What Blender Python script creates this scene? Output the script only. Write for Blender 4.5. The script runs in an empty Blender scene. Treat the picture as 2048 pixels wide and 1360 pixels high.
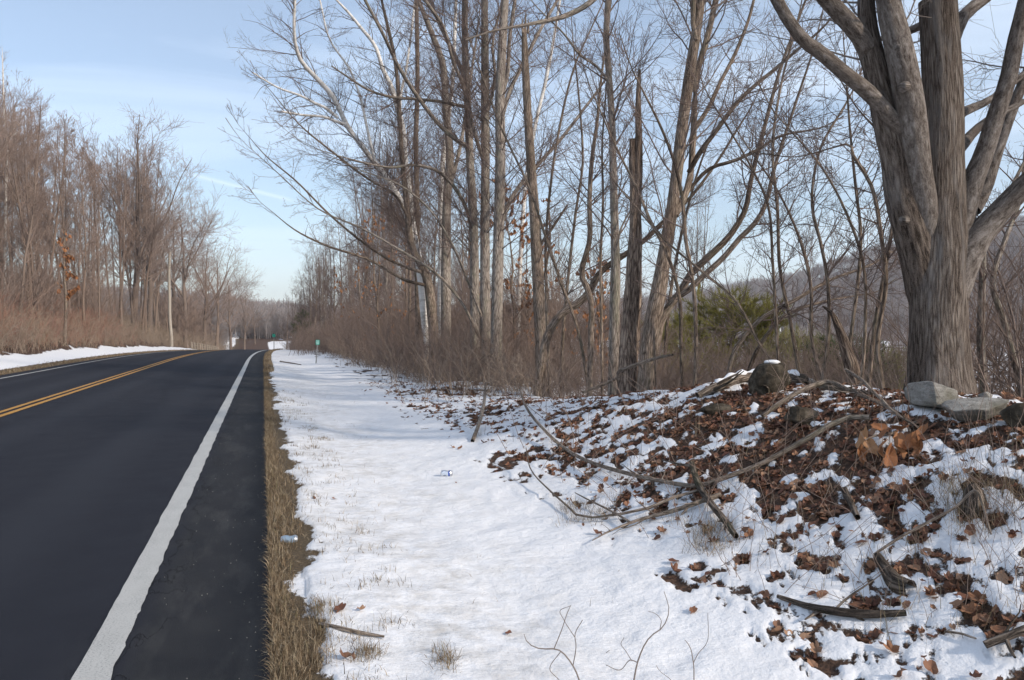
import bpy, math, random
import numpy as np
from math import radians

# ------------------------------------------------------------------ camera, sky, sun, exposure
sc = bpy.context.scene
COL = sc.collection
FP = 1569.0                      # focal length in pixels of a 2048 px wide frame
PITCH = radians(0.73)
CAMZ = 1.55
cam_d = bpy.data.cameras.new('camera')
cam_d.sensor_width = 36.0
cam_d.lens = FP / 2048.0 * 36.0
cam_d.clip_start = 0.05
cam_d.clip_end = 6000.0
cam = bpy.data.objects.new('camera', cam_d)
COL.objects.link(cam)
cam.location = (0, 0, CAMZ)
cam.rotation_euler = (radians(90) - PITCH, 0, 0)
sc.camera = cam

SUN_EL = radians(30)
SUN_AZ = radians(126)            # clockwise from the view direction: from the right, a little behind
world = bpy.data.worlds.new('World')
sc.world = world
world.use_nodes = True
wn, wl = world.node_tree.nodes, world.node_tree.links
wn.clear()
w_out = wn.new('ShaderNodeOutputWorld')
w_bg = wn.new('ShaderNodeBackground')
w_bg.inputs['Strength'].default_value = 0.130
w_sky = wn.new('ShaderNodeTexSky')
w_sky.sky_type = 'NISHITA'
w_sky.sun_disc = False
w_sky.sun_elevation = SUN_EL
w_sky.sun_rotation = SUN_AZ
w_sky.air_density = 1.0
w_sky.dust_density = 0.9
w_sky.ozone_density = 1.6
w_tc = wn.new('ShaderNodeTexCoord')
w_map = wn.new('ShaderNodeMapping')
w_map.inputs['Scale'].default_value = (1.1, 1.6, 7.5)
w_map.inputs['Rotation'].default_value = (radians(8), radians(-14), 0.4)
w_no = wn.new('ShaderNodeTexNoise')
w_no.inputs['Scale'].default_value = 1.5
w_no.inputs['Detail'].default_value = 7
w_no.inputs['Roughness'].default_value = 0.55
w_no.inputs['Distortion'].default_value = 0.5
w_rmp = wn.new('ShaderNodeMapRange')
w_rmp.inputs['From Min'].default_value = 0.44
w_rmp.inputs['From Max'].default_value = 0.78
w_rmp.inputs['To Min'].default_value = 0.20
w_rmp.inputs['To Max'].default_value = 0.72
# a single contrail: a thin band round a great circle, limited to a short arc
def wmath(op, a=None, b=None):
    n = wn.new('ShaderNodeMath'); n.operation = op
    for i, v in enumerate((a, b)):
        if v is None: continue
        if isinstance(v, (int, float)): n.inputs[i].default_value = v
        else: wl.new(v, n.inputs[i])
    return n.outputs[0]
def wdot(vec):
    n = wn.new('ShaderNodeVectorMath'); n.operation = 'DOT_PRODUCT'
    wl.new(w_tc.outputs['Generated'], n.inputs[0]); n.inputs[1].default_value = vec
    return n.outputs['Value']
def ray(px, py):
    dx, dy = (px - 1024.0) / FP, (680.0 - py) / FP
    return np.array([dx, math.cos(PITCH) + dy * math.sin(PITCH), -math.sin(PITCH) + dy * math.cos(PITCH)])
_a, _b = ray(355, 342), ray(600, 405)
_a /= np.linalg.norm(_a); _b /= np.linalg.norm(_b)
_nrm = np.cross(_a, _b); _nrm /= np.linalg.norm(_nrm)
_mid = (_a + _b); _mid /= np.linalg.norm(_mid)
band = wmath('SUBTRACT', 1.0, wmath('DIVIDE', wmath('ABSOLUTE', wdot(tuple(_nrm))), 0.0035))
band = wmath('MAXIMUM', band, 0.0)
arc = wmath('MAXIMUM', wmath('DIVIDE', wmath('SUBTRACT', wdot(tuple(_mid)), float(np.dot(_a, _mid))), 0.0012), 0.0)
arc = wmath('MINIMUM', arc, 1.0)
trail = wmath('MULTIPLY', wmath('MULTIPLY', band, arc), 0.30)
fac = wmath('MINIMUM', wmath('ADD', w_rmp.outputs[0], trail), 1.0)
w_mix = wn.new('ShaderNodeMix')
w_mix.data_type = 'RGBA'
w_mix.clamp_result = False
w_mix.inputs[7].default_value = (6.9, 7.8, 9.0, 1)
wl.new(w_tc.outputs['Generated'], w_map.inputs[0])
wl.new(w_map.outputs[0], w_no.inputs['Vector'])
wl.new(w_no.outputs['Fac'], w_rmp.inputs['Value'])
wl.new(fac, w_mix.inputs[0])
wl.new(w_sky.outputs[0], w_mix.inputs[6])
wl.new(w_mix.outputs[2], w_bg.inputs['Color'])
wl.new(w_bg.outputs[0], w_out.inputs['Surface'])

sun_d = bpy.data.lights.new('sun', 'SUN')
sun_d.energy = 2.9
sun_d.angle = radians(3.2)
sun_d.color = (1.0, 0.90, 0.78)
sun = bpy.data.objects.new('sun', sun_d)
COL.objects.link(sun)
sdir = np.array([math.sin(SUN_AZ) * math.cos(SUN_EL), math.cos(SUN_AZ) * math.cos(SUN_EL), math.sin(SUN_EL)])
from mathutils import Vector
sun.rotation_euler = Vector(sdir).to_track_quat('Z', 'Y').to_euler()
sun.location = (30, -5, 30)

sc.view_settings.view_transform = 'Standard'
sc.view_settings.look = 'None'
sc.view_settings.gamma = 1.0
sc.view_settings.exposure = 0.34
sc.view_settings.use_curve_mapping = False
sc.cycles.max_bounces = 4
sc.cycles.diffuse_bounces = 2
sc.cycles.glossy_bounces = 2
sc.cycles.transparent_max_bounces = 6
sc.cycles.use_adaptive_sampling = True
sc.cycles.adaptive_threshold = 0.02
sc.cycles.adaptive_min_samples = 32
sc.cycles.volume_bounces = 0
sc.cycles.use_denoising = True
sc.cycles.denoiser = 'OPENIMAGEDENOISE'

rng = np.random.default_rng(11)

# ------------------------------------------------------------------ noise
def _h(ix, iy, iz, seed):
    h = (ix.astype(np.int64) * 374761393 + iy.astype(np.int64) * 668265263 + iz.astype(np.int64) * 2147483647 + seed * 974634777) & 0xffffffff
    h = ((h ^ (h >> 13)) * 1274126177) & 0xffffffff
    h = h ^ (h >> 16)
    return (h & 0xffffff) / float(0xffffff)
def vn(x, y, z=None, seed=0):
    x = np.asarray(x, float); y = np.asarray(y, float)
    if z is None: z = np.zeros_like(x)
    fx, fy, fz = np.floor(x), np.floor(y), np.floor(z)
    u, v, w = x - fx, y - fy, z - fz
    u = u * u * (3 - 2 * u); v = v * v * (3 - 2 * v); w = w * w * (3 - 2 * w)
    ix, iy, iz = fx.astype(np.int64), fy.astype(np.int64), fz.astype(np.int64)
    def c(a, b, d): return _h(ix + a, iy + b, iz + d, seed)
    a0 = c(0,0,0) * (1-u) + c(1,0,0) * u; a1 = c(0,1,0) * (1-u) + c(1,1,0) * u
    lo = a0 * (1-v) + a1 * v
    if not np.any(w): return lo
    b0 = c(0,0,1) * (1-u) + c(1,0,1) * u; b1 = c(0,1,1) * (1-u) + c(1,1,1) * u
    return lo * (1-w) + (b0 * (1-v) + b1 * v) * w
def fbm(x, y, oct=4, seed=0, gain=0.5, z=None):
    s = 0.0; a = 1.0; t = 0.0; f = 1.0
    for o in range(oct):
        s = s + a * vn(x * f + 17.3 * o, y * f - 9.1 * o, None if z is None else z * f, seed + o)
        t += a; a *= gain; f *= 2.03
    return s / t
def sstep(a, b, x):
    u = np.clip((np.asarray(x, float) - a) / (b - a), 0, 1)
    return u * u * (3 - 2 * u)

# ------------------------------------------------------------------ the lie of the land
UX, UY = -0.3025, 0.9532         # the road runs 17.6 degrees left of the view
NX, NY = 0.9532, 0.3025
def curve(s): 
    s = np.asarray(s, float)
    d = np.clip(s - 40, 0, 45)
    return d * d / 1400.0 + 0.064 * (1 - np.exp(-np.clip(s - 85, 0, None) / 14.0)) * 14.0
def st(x, y):
    s = x * UX + y * UY
    return s, x * NX + y * NY - 0.05 - curve(s)
def xy(s, t):
    t = t + 0.05 + curve(s)
    return s * UX + t * NX, s * UY + t * NY
def zlong(s):
    s = np.asarray(s, float)
    d = np.clip(s - 40, 0, 75)
    z = -0.00025 * d * d - np.clip(s - 115, 0, 70) * 0.035
    z = z + sstep(190, 222, s) * 2.6 + np.clip(s - 222, 0, 300) * 0.02
    return z
HC_S = [-40, 0, 5, 7.5, 9.5, 11.5, 14, 17, 24, 60, 400]
HC_Z = [0.6, 0.95, 0.97, 0.92, 0.72, 0.46, 0.24, 0.12, 0.08, 0.10, 0.1]
def land(x, y):
    x = np.asarray(x, float); y = np.asarray(y, float)
    s, t = st(x, y)
    hc = np.interp(s, HC_S, HC_Z)
    tr = np.clip(t, 0, None)
    z = -0.07 * np.sin(np.clip((tr - 0.3) / 2.3, 0, 1) * math.pi)
    z = z + hc * sstep(2.3, 5.0, tr)
    z = z - np.clip(tr - 5.2, 0, 30) * 0.10 - np.clip(tr - 12, 0, 40) * 0.035
    tl = np.clip(-t - 9.0, 0, None)
    z = z + np.interp(tl, [0, 3, 6, 10, 31, 91, 300], [0, 0.45, 1.5, 2.9, 4.8, 7.0, 8.0])
    z = z - 0.07 * (sstep(-8.75, -8.6, t) * (1 - sstep(-0.12, 0.0, t)))
    z = z + zlong(s)
    r = np.hypot(x, y)
    q = np.arctan2(x, y)
    hill = np.interp(q, [-1.2, -0.6, -0.3, -0.1, 0.1, 0.23, 0.33, 0.46, 0.575, 0.8, 1.4], [8, 10, 8, 10, 17, 25, 38, 66, 82, 95, 80])
    hill = hill * (0.93 + 0.14 * fbm(q * 14 + 40, r * 0.004, 3, 5))
    z = z + hill * sstep(330, 760, r)
    lump = sstep(2.4, 3.6, t) + sstep(9.5, 12, -t)
    z = z + lump * (0.30 * (fbm(x * 0.45, y * 0.45, 3, 3) - 0.5) * sstep(2.6, 6, np.abs(t)) + 0.10 * (fbm(x * 1.7, y * 1.7, 3, 4) - 0.5))
    verge = sstep(0.1, 0.6, t) * (1 - sstep(2.6, 3.4, t))
    z = z + verge * (0.08 * (fbm(x * 0.9, y * 0.9, 3, 8) - 0.5) + 0.030 * (fbm(x * 4, y * 4, 3, 9) - 0.5) - 0.012 * sstep(.60, .80, fbm(x * 2.3 + 5, y * 1.6, 3, 19)))
    return z
def snow_amount(x, y):
    """0..1: how much snow lies here (about 0.5 is the edge of a patch)"""
    x = np.asarray(x, float); y = np.asarray(y, float)
    s, t = st(x, y)
    n = fbm(s * 6.2, t * 8.6, 4, 21, 0.68)
    n2 = fbm(x * 0.9, y * 0.9, 3, 31)
    bank = (n - 0.5) * 3.0 + (n2 - 0.5) * 1.1
    bias = np.interp(s, [-5, 3, 5, 8, 11, 16, 30], [0.63, 0.64, 0.60, 0.64, 0.78, 0.88, 0.80])
    bias = bias + 0.42 * (1 - sstep(2.3, 3.3, t + 0.9 * (fbm(x * 1.3, y * 1.3, 3, 77) - 0.5)))
    bias = bias - 0.13 * sstep(3.2, 3.9, t) * (1 - sstep(4.8, 5.6, t)) * (1 - sstep(7.5, 10, s)) - 0.25 * sstep(7, 9, t) + 0.22 * sstep(60, 120, t)
    right = bank + bias
    edge = sstep(0.08, 0.36, t + 0.42 * (fbm(s * 1.6, t * 2.5, 3, 61) - 0.5))
    thin = (n - 0.5) * 1.1 * (1 - sstep(0.4, 1.3, t))
    vergev = edge * 1.0 + thin
    right = np.where(t < 2.3, np.minimum(vergev, 1.2), right)
    right = right - 0.9 * sstep(150, 175, s) * (1 - sstep(30, 60, t))
    left = 1.05 * sstep(9.2, 9.7, -t) - 1.02 * sstep(10.8, 12.4, -t - 1.2 * (fbm(s * 0.5, t * 0.5, 3, 41) - 0.5)) + (n - 0.5) * 1.6 * sstep(10.6, 12, -t) + 0.06
    v = np.where(t > -4, right, left)
    far = sstep(196, 204, s) * (1 - sstep(214, 222, s)) * (1 - sstep(2, 5, np.abs(t - 2.5)))
    return np.clip(np.maximum(v, far * 1.2), -0.2, 1.2)
def ground(x, y):
    return land(x, y) + 0.026 * sstep(0.36, 0.72, snow_amount(x, y)) * (st(x, y)[1] > 0.2)
def P(px, py, Y):
    d = ray(px, py)
    k = Y / d[1]
    return np.array([d[0] * k, Y, CAMZ + d[2] * k])
def hit(px, py, lo=2.0, hi=None):
    """where the ray of a picture point meets the ground"""
    d = ray(px, py)
    if hi is None: hi = 11.0 if px > 1350 else (16.0 if px > 1150 else 60.0)
    Ys = lo * (hi / lo) ** np.linspace(0, 1, 900)
    X = d[0] / d[1] * Ys
    Z = CAMZ + d[2] / d[1] * Ys
    gg = ground(X, Ys)
    b = np.nonzero(Z <= gg)[0]
    i = b[0] if len(b) else int(np.argmin((Z - gg) / Ys))   # a point just above the crest rests on the crest
    return np.array([X[i], Ys[i], gg[i]])
def gz(x, y): return float(ground(np.array([x]), np.array([y]))[0])

# ------------------------------------------------------------------ meshes and objects
def mesh_np(name, V, faces, mat=None, smooth=True, attrs=None):
    """faces: list of int arrays (n,3) or (n,4)"""
    me = bpy.data.meshes.new(name)
    V = np.asarray(V, np.float32)
    faces = [np.asarray(f, np.int32) for f in faces if len(f)]
    nl = sum(f.size for f in faces); npoly = sum(len(f) for f in faces)
    me.vertices.add(len(V)); me.vertices.foreach_set('co', V.ravel())
    me.loops.add(nl); me.loops.foreach_set('vertex_index', np.concatenate([f.ravel() for f in faces]))
    me.polygons.add(npoly)
    tot = np.concatenate([np.full(len(f), f.shape[1], np.int32) for f in faces])
    start = np.concatenate([[0], np.cumsum(tot)[:-1]]).astype(np.int32)
    me.polygons.foreach_set('loop_start', start)
    me.polygons.foreach_set('loop_total', tot)
    me.polygons.foreach_set('use_smooth', np.full(npoly, smooth, bool))
    for an, (kind, data) in (attrs or {}).items():
        a = me.attributes.new(an, kind, 'POINT')
        data = np.asarray(data, np.float32)
        a.data.foreach_set({'FLOAT': 'value', 'FLOAT_VECTOR': 'vector', 'FLOAT_COLOR': 'color'}[kind], data.ravel())
    me.update(calc_edges=True)
    me.validate()
    if mat: me.materials.append(mat)
    return me
def obj(name, me, parent=None, loc=None):
    o = bpy.data.objects.new(name, me)
    COL.objects.link(o)
    if parent: o.parent = parent
    if loc is not None: o.location = loc
    return o
def tag(o, label=None, cat=None, group=None, kind=None):
    if label: o['label'] = label
    if cat: o['category'] = cat
    if group: o['group'] = group
    if kind: o['kind'] = kind
    return o
def thing(name, label, cat, loc=(0, 0, 0), group=None):
    return tag(obj(name, None, None, loc), label, cat, group)
def copy_tree(o, parent=None):
    c = o.copy(); COL.objects.link(c)
    if parent: c.parent = parent
    for ch in list(o.children): copy_tree(ch, c)
    return c

# ------------------------------------------------------------------ materials
def nmat(name, rough=0.85, spec=0.2):
    m = bpy.data.materials.new(name); m.use_nodes = True
    nt = m.node_tree; b = nt.nodes['Principled BSDF']
    b.inputs['Roughness'].default_value = rough
    b.inputs['Specular IOR Level'].default_value = spec
    return m, nt, b
class NT:
    def __init__(s, nt): s.nt = nt; s.n = nt.nodes; s.l = nt.links
    def new(s, t): return s.n.new(t)
    def attr(s, name, out='Vector'):
        a = s.new('ShaderNodeAttribute'); a.attribute_name = name; return a.outputs[out]
    def noise(s, vec, scale, detail=4, rough=0.55, dist=0.0):
        n = s.new('ShaderNodeTexNoise'); n.inputs['Scale'].default_value = scale
        n.inputs['Detail'].default_value = detail; n.inputs['Roughness'].default_value = rough
        n.inputs['Distortion'].default_value = dist
        if vec is not None: s.l.new(vec, n.inputs['Vector'])
        return n.outputs['Fac']
    def vor(s, vec, scale, feature='F1', out='Distance'):
        n = s.new('ShaderNodeTexVoronoi'); n.feature = feature; n.inputs['Scale'].default_value = scale
        if vec is not None: s.l.new(vec, n.inputs['Vector'])
        return n.outputs[out]
    def mapping(s, vec, scale=(1, 1, 1), loc=(0, 0, 0), rot=(0, 0, 0)):
        n = s.new('ShaderNodeMapping'); n.inputs['Scale'].default_value = scale
        n.inputs['Location'].default_value = loc; n.inputs['Rotation'].default_value = rot
        s.l.new(vec, n.inputs['Vector']); return n.outputs[0]
    def math(s, op, a, b=None, clamp=False):
        n = s.new('ShaderNodeMath'); n.operation = op; n.use_clamp = clamp
        for i, v in enumerate((a, b)):
            if v is None: continue
            if isinstance(v, (int, float)): n.inputs[i].default_value = v
            else: s.l.new(v, n.inputs[i])
        return n.outputs[0]
    def rng(s, v, a, b, c=0.0, d=1.0):
        n = s.new('ShaderNodeMapRange'); n.inputs[1].default_value = a; n.inputs[2].default_value = b
        n.inputs[3].default_value = c; n.inputs[4].default_value = d
        s.l.new(v, n.inputs[0]); return n.outputs[0]
    def ramp(s, v, stops):
        n = s.new('ShaderNodeValToRGB'); e = n.color_ramp.elements
        while len(e) < len(stops): e.new(0.5)
        for el, (p, c) in zip(e, stops): el.position = p; el.color = (*c, 1)
        s.l.new(v, n.inputs[0]); return n.outputs[0]
    def mix(s, f, a, b, blend='MIX'):
        n = s.new('ShaderNodeMix'); n.data_type = 'RGBA'; n.blend_type = blend
        for i, v in ((0, f), (6, a), (7, b)):
            if isinstance(v, (int, float)): n.inputs[i].default_value = v
            elif isinstance(v, tuple): n.inputs[i].default_value = (*v, 1)
            else: s.l.new(v, n.inputs[i])
        return n.outputs[2]
    def bump(s, h, dist, strength=1.0, normal=None):
        n = s.new('ShaderNodeBump'); n.inputs['Distance'].default_value = dist
        n.inputs['Strength'].default_value = strength
        s.l.new(h, n.inputs['Height'])
        if normal is not None: s.l.new(normal, n.inputs['Normal'])
        return n.outputs[0]
    def pos(s): return s.new('ShaderNodeNewGeometry').outputs['Position']
    def objc(s): return s.new('ShaderNodeTexCoord').outputs['Object']
    def rand(s): return s.new('ShaderNodeObjectInfo').outputs['Random']

def bark_mat(name, dark, mid, light, scale=22, lichen=0.0, depth=0.02, patch=(0.3, 0.27, 0.24), furrows=0.5, along=0.5):
    """furrowed bark in the trunk's own coordinates: ridges along the stem, broken across, with paler patches"""
    m, nt, b = nmat(name, 0.9, 0.12); N = NT(nt)
    v = N.attr('bc')
    dis = N.new('ShaderNodeTexNoise'); dis.inputs['Scale'].default_value = scale * 0.5; dis.inputs['Detail'].default_value = 3
    nt.links.new(v, dis.inputs['Vector'])
    vm = N.new('ShaderNodeVectorMath'); vm.operation = 'MULTIPLY_ADD'
    nt.links.new(dis.outputs['Color'], vm.inputs[0]); vm.inputs[1].default_value = (1.1 / scale,) * 3; nt.links.new(v, vm.inputs[2])
    w = vm.outputs[0]
    rid = N.noise(N.mapping(w, (1, 1, along)), scale * 1.5, 6, 0.68, 0.3)
    cr = N.vor(N.mapping(w, (1, 1, along)), scale * 0.9, 'DISTANCE_TO_EDGE')
    furrow = N.rng(cr, 0.0, 0.30)
    big = N.noise(v, 2.6, 4, 0.6)
    fstr = N.rng(big, 0.35, 0.62, 0.25, 1.0)
    h = N.math('ADD', N.math('MULTIPLY', N.math('MULTIPLY', furrow, furrows), fstr), N.math('MULTIPLY', rid, 1.0 - furrows * 0.35))
    fine = N.noise(N.mapping(v, (1, 1, 1.6)), scale * 5.5, 4, 0.7)
    hc = N.math('ADD', N.math('MULTIPLY', h, 0.62), N.math('MULTIPLY', fine, 0.30))
    c = N.ramp(N.math('ADD', hc, N.math('MULTIPLY', N.math('SUBTRACT', big, 0.5), 0.25)), [(0.36, dark), (0.49, mid), (0.65, light)])
    if lichen:
        ln = N.noise(v, 7.5, 6, 0.7)
        c = N.mix(N.rng(ln, 0.52, 0.66, 0, lichen), c, patch)
    nt.links.new(c, b.inputs['Base Color'])
    nt.links.new(N.bump(N.math('ADD', h, N.math('MULTIPLY', fine, 0.25)), depth, 1.0), b.inputs['Normal'])
    return m
def twig_mat(name, a, bcol, rough=0.8):
    m, nt, b = nmat(name, rough, 0.2); N = NT(nt)
    n = N.noise(N.attr('bc'), 1.7, 3)
    r = N.rand()
    c = N.mix(N.math('ADD', N.math('MULTIPLY', n, 0.5), N.math('MULTIPLY', r, 0.5)), a, bcol)
    c = N.mix(N.math('MULTIPLY', N.math('FRACT', N.math('MULTIPLY', r, 7.31)), 0.22), c, (0.5 * (a[0] + bcol[0]) * .8,) * 3)
    nt.links.new(c, b.inputs['Base Color'])
    return m
M = {}
M['maple'] = bark_mat('bark_maple', (0.030, 0.022, 0.017), (0.150, 0.118, 0.096), (0.30, 0.255, 0.215), 42, 0.55, 0.030, (0.24, 0.22, 0.205), 0.28, 0.42)
M['maple_smooth'] = bark_mat('bark_maple_smooth', (0.055, 0.042, 0.034), (0.175, 0.148, 0.128), (0.34, 0.305, 0.275), 26, 0.60, 0.012, (0.105, 0.083, 0.067), 0.12, 1.2)
M['grey'] = bark_mat('bark_grey', (0.077, 0.061, 0.051), (0.254, 0.210, 0.175), (0.437, 0.378, 0.325), 45, 0.5, 0.02, (0.260, 0.254, 0.183))
M['brown'] = bark_mat('bark_brown', (0.059, 0.042, 0.033), (0.206, 0.157, 0.120), (0.366, 0.289, 0.230), 45, 0.3, 0.02, (0.212, 0.206, 0.142))
M['snag'] = bark_mat('bark_snag', (0.038, 0.027, 0.021), (0.20, 0.145, 0.112), (0.42, 0.325, 0.25), 34, 0.5, 0.03, (0.06, 0.045, 0.037))
M['stick'] = bark_mat('bark_stick', (0.07, 0.053, 0.042), (0.20, 0.158, 0.125), (0.34, 0.28, 0.23), 90, 0.3, 0.004, (0.13, 0.14, 0.09))
M['oldwood'] = bark_mat('old_wood', (0.028, 0.022, 0.018), (0.11, 0.086, 0.068), (0.28, 0.225, 0.18), 50, 0.5, 0.012, (0.05, 0.06, 0.028))
M['twig'] = twig_mat('twig_red_brown', (0.124, 0.083, 0.068), (0.224, 0.165, 0.139))
M['twig_grey'] = twig_mat('twig_grey', (0.142, 0.112, 0.097), (0.260, 0.218, 0.189))
M['twig_left'] = twig_mat('twig_warm', (0.24, 0.165, 0.13), (0.36, 0.265, 0.21))
M['trunk_left'] = twig_mat('trunk_warm', (0.130, 0.092, 0.071), (0.260, 0.189, 0.144))
M['cane_red'] = twig_mat('cane_red', (0.27, 0.125, 0.085), (0.40, 0.225, 0.155))
M['cane_tan'] = twig_mat('cane_tan', (0.25, 0.185, 0.13), (0.40, 0.30, 0.22))
M['cane_brown'] = twig_mat('cane_brown', (0.142, 0.094, 0.074), (0.277, 0.203, 0.160))
M['far_wood'] = twig_mat('far_wood', (0.25, 0.212, 0.20), (0.36, 0.315, 0.30))  # lightened and greyed: distance haze is mixed into these base colours
# birch
m, nt, b = nmat('bark_birch', 0.7, 0.25); N = NT(nt)
v = N.attr('bc')
bands = N.noise(N.mapping(v, (2.2, 2.2, 60)), 1.0, 4, 0.6)
blot = N.noise(v, 6, 4, 0.6)
c = N.ramp(N.math('ADD', N.math('MULTIPLY', bands, 0.6), N.math('MULTIPLY', blot, 0.45)), [(0.30, (0.07, 0.05, 0.04)), (0.42, (0.50, 0.46, 0.41)), (0.55, (0.74, 0.70, 0.65))])
nt.links.new(c, b.inputs['Base Color']); M['birch'] = m
# fallen / hanging leaves
def leaf_mat(name, cols):
    m, nt, b = nmat(name, 0.65, 0.25); N = NT(nt)
    r = N.math('FRACT', N.math('ADD', N.attr('lv', 'Fac'), N.rand()))
    n = N.noise(N.objc(), 40, 3)
    c = N.ramp(r, [(i / (len(cols) - 1), c_) for i, c_ in enumerate(cols)])
    c = N.mix(N.rng(n, 0.35, 0.7, 0, 0.5), c, N.mix(0.5, c, (0.03, 0.018, 0.012)))
    nt.links.new(c, b.inputs['Base Color'])
    return m
M['leaf'] = leaf_mat('leaf_brown', [(0.085, 0.040, 0.028), (0.25, 0.120, 0.068), (0.13, 0.056, 0.036), (0.37, 0.22, 0.135), (0.19, 0.078, 0.043), (0.10, 0.046, 0.033), (0.30, 0.145, 0.075)])
M['leaf_orange'] = leaf_mat('leaf_orange', [(0.26, 0.105, 0.045), (0.40, 0.185, 0.08), (0.31, 0.13, 0.055), (0.46, 0.25, 0.12)])
M['needle'] = twig_mat('needles_yellow_green', (0.12, 0.112, 0.024), (0.31, 0.275, 0.070))
M['needle_dark'] = twig_mat('needles_dark_green', (0.035, 0.055, 0.018), (0.10, 0.125, 0.038))
# dry grass
m, nt, b = nmat('dry_grass', 0.8, 0.15); N = NT(nt)
c = N.ramp(N.attr('lv', 'Fac'), [(0.0, (0.085, 0.056, 0.034)), (0.35, (0.18, 0.128, 0.078)), (0.7, (0.29, 0.222, 0.145)), (0.93, (0.40, 0.325, 0.225)), (1.0, (0.14, 0.13, 0.06))])
nt.links.new(c, b.inputs['Base Color']); M['grass'] = m
# snow used on logs and stones
def snow_shader(N, vec):
    return None
m, nt, b = nmat('snow', 0.6, 0.3); N = NT(nt)
b.inputs['Base Color'].default_value = (0.80, 0.80, 0.81, 1)
nt.links.new(N.bump(N.noise(N.pos(), 60, 4), 0.008, 0.6), b.inputs['Normal']); M['snow'] = m
# stone
m, nt, b = nmat('field_stone', 0.9, 0.2); N = NT(nt)
p = N.objc()
n1 = N.noise(N.mapping(p, (1, 1, 2.2), rot=(0.3, 0.4, 0.2)), 12, 8, 0.72)
n2 = N.noise(p, 2.2, 5, 0.6)
n3 = N.noise(p, 70, 5, 0.75)
c = N.ramp(N.math('ADD', N.math('MULTIPLY', n1, 0.6), N.math('MULTIPLY', n3, 0.4)), [(0.30, (0.10, 0.09, 0.078)), (0.48, (0.30, 0.28, 0.25)), (0.68, (0.50, 0.475, 0.43))])
c = N.mix(N.rng(n2, 0.52, 0.66, 0, 0.7), c, (0.12, 0.11, 0.07))
nt.links.new(c, b.inputs['Base Color'])
nt.links.new(N.bump(N.math('ADD', n1, N.math('MULTIPLY', n3, 0.4)), 0.03, 0.9), b.inputs['Normal']); M['stone'] = m
m, nt, b = nmat('mossy_stone', 0.95, 0.15); N = NT(nt)
p = N.objc(); n1 = N.noise(p, 9, 6, 0.65)
c = N.ramp(n1, [(0.3, (0.018, 0.015, 0.011)), (0.5, (0.058, 0.047, 0.034)), (0.7, (0.15, 0.125, 0.095))])
nt.links.new(c, b.inputs['Base Color']); nt.links.new(N.bump(n1, 0.03, 0.9), b.inputs['Normal']); M['moss'] = m
def plain(name, col, rough=0.6, metal=0.0, spec=0.3):
    m, nt, b = nmat(name, rough, spec); N = NT(nt)
    n = N.noise(N.objc(), 14, 4, 0.6)
    nt.links.new(N.mix(N.rng(n, 0.3, 0.7), tuple(x * 0.78 for x in col), tuple(min(1, x * 1.12) for x in col)), b.inputs['Base Color'])
    b.inputs['Metallic'].default_value = metal
    return m

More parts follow.
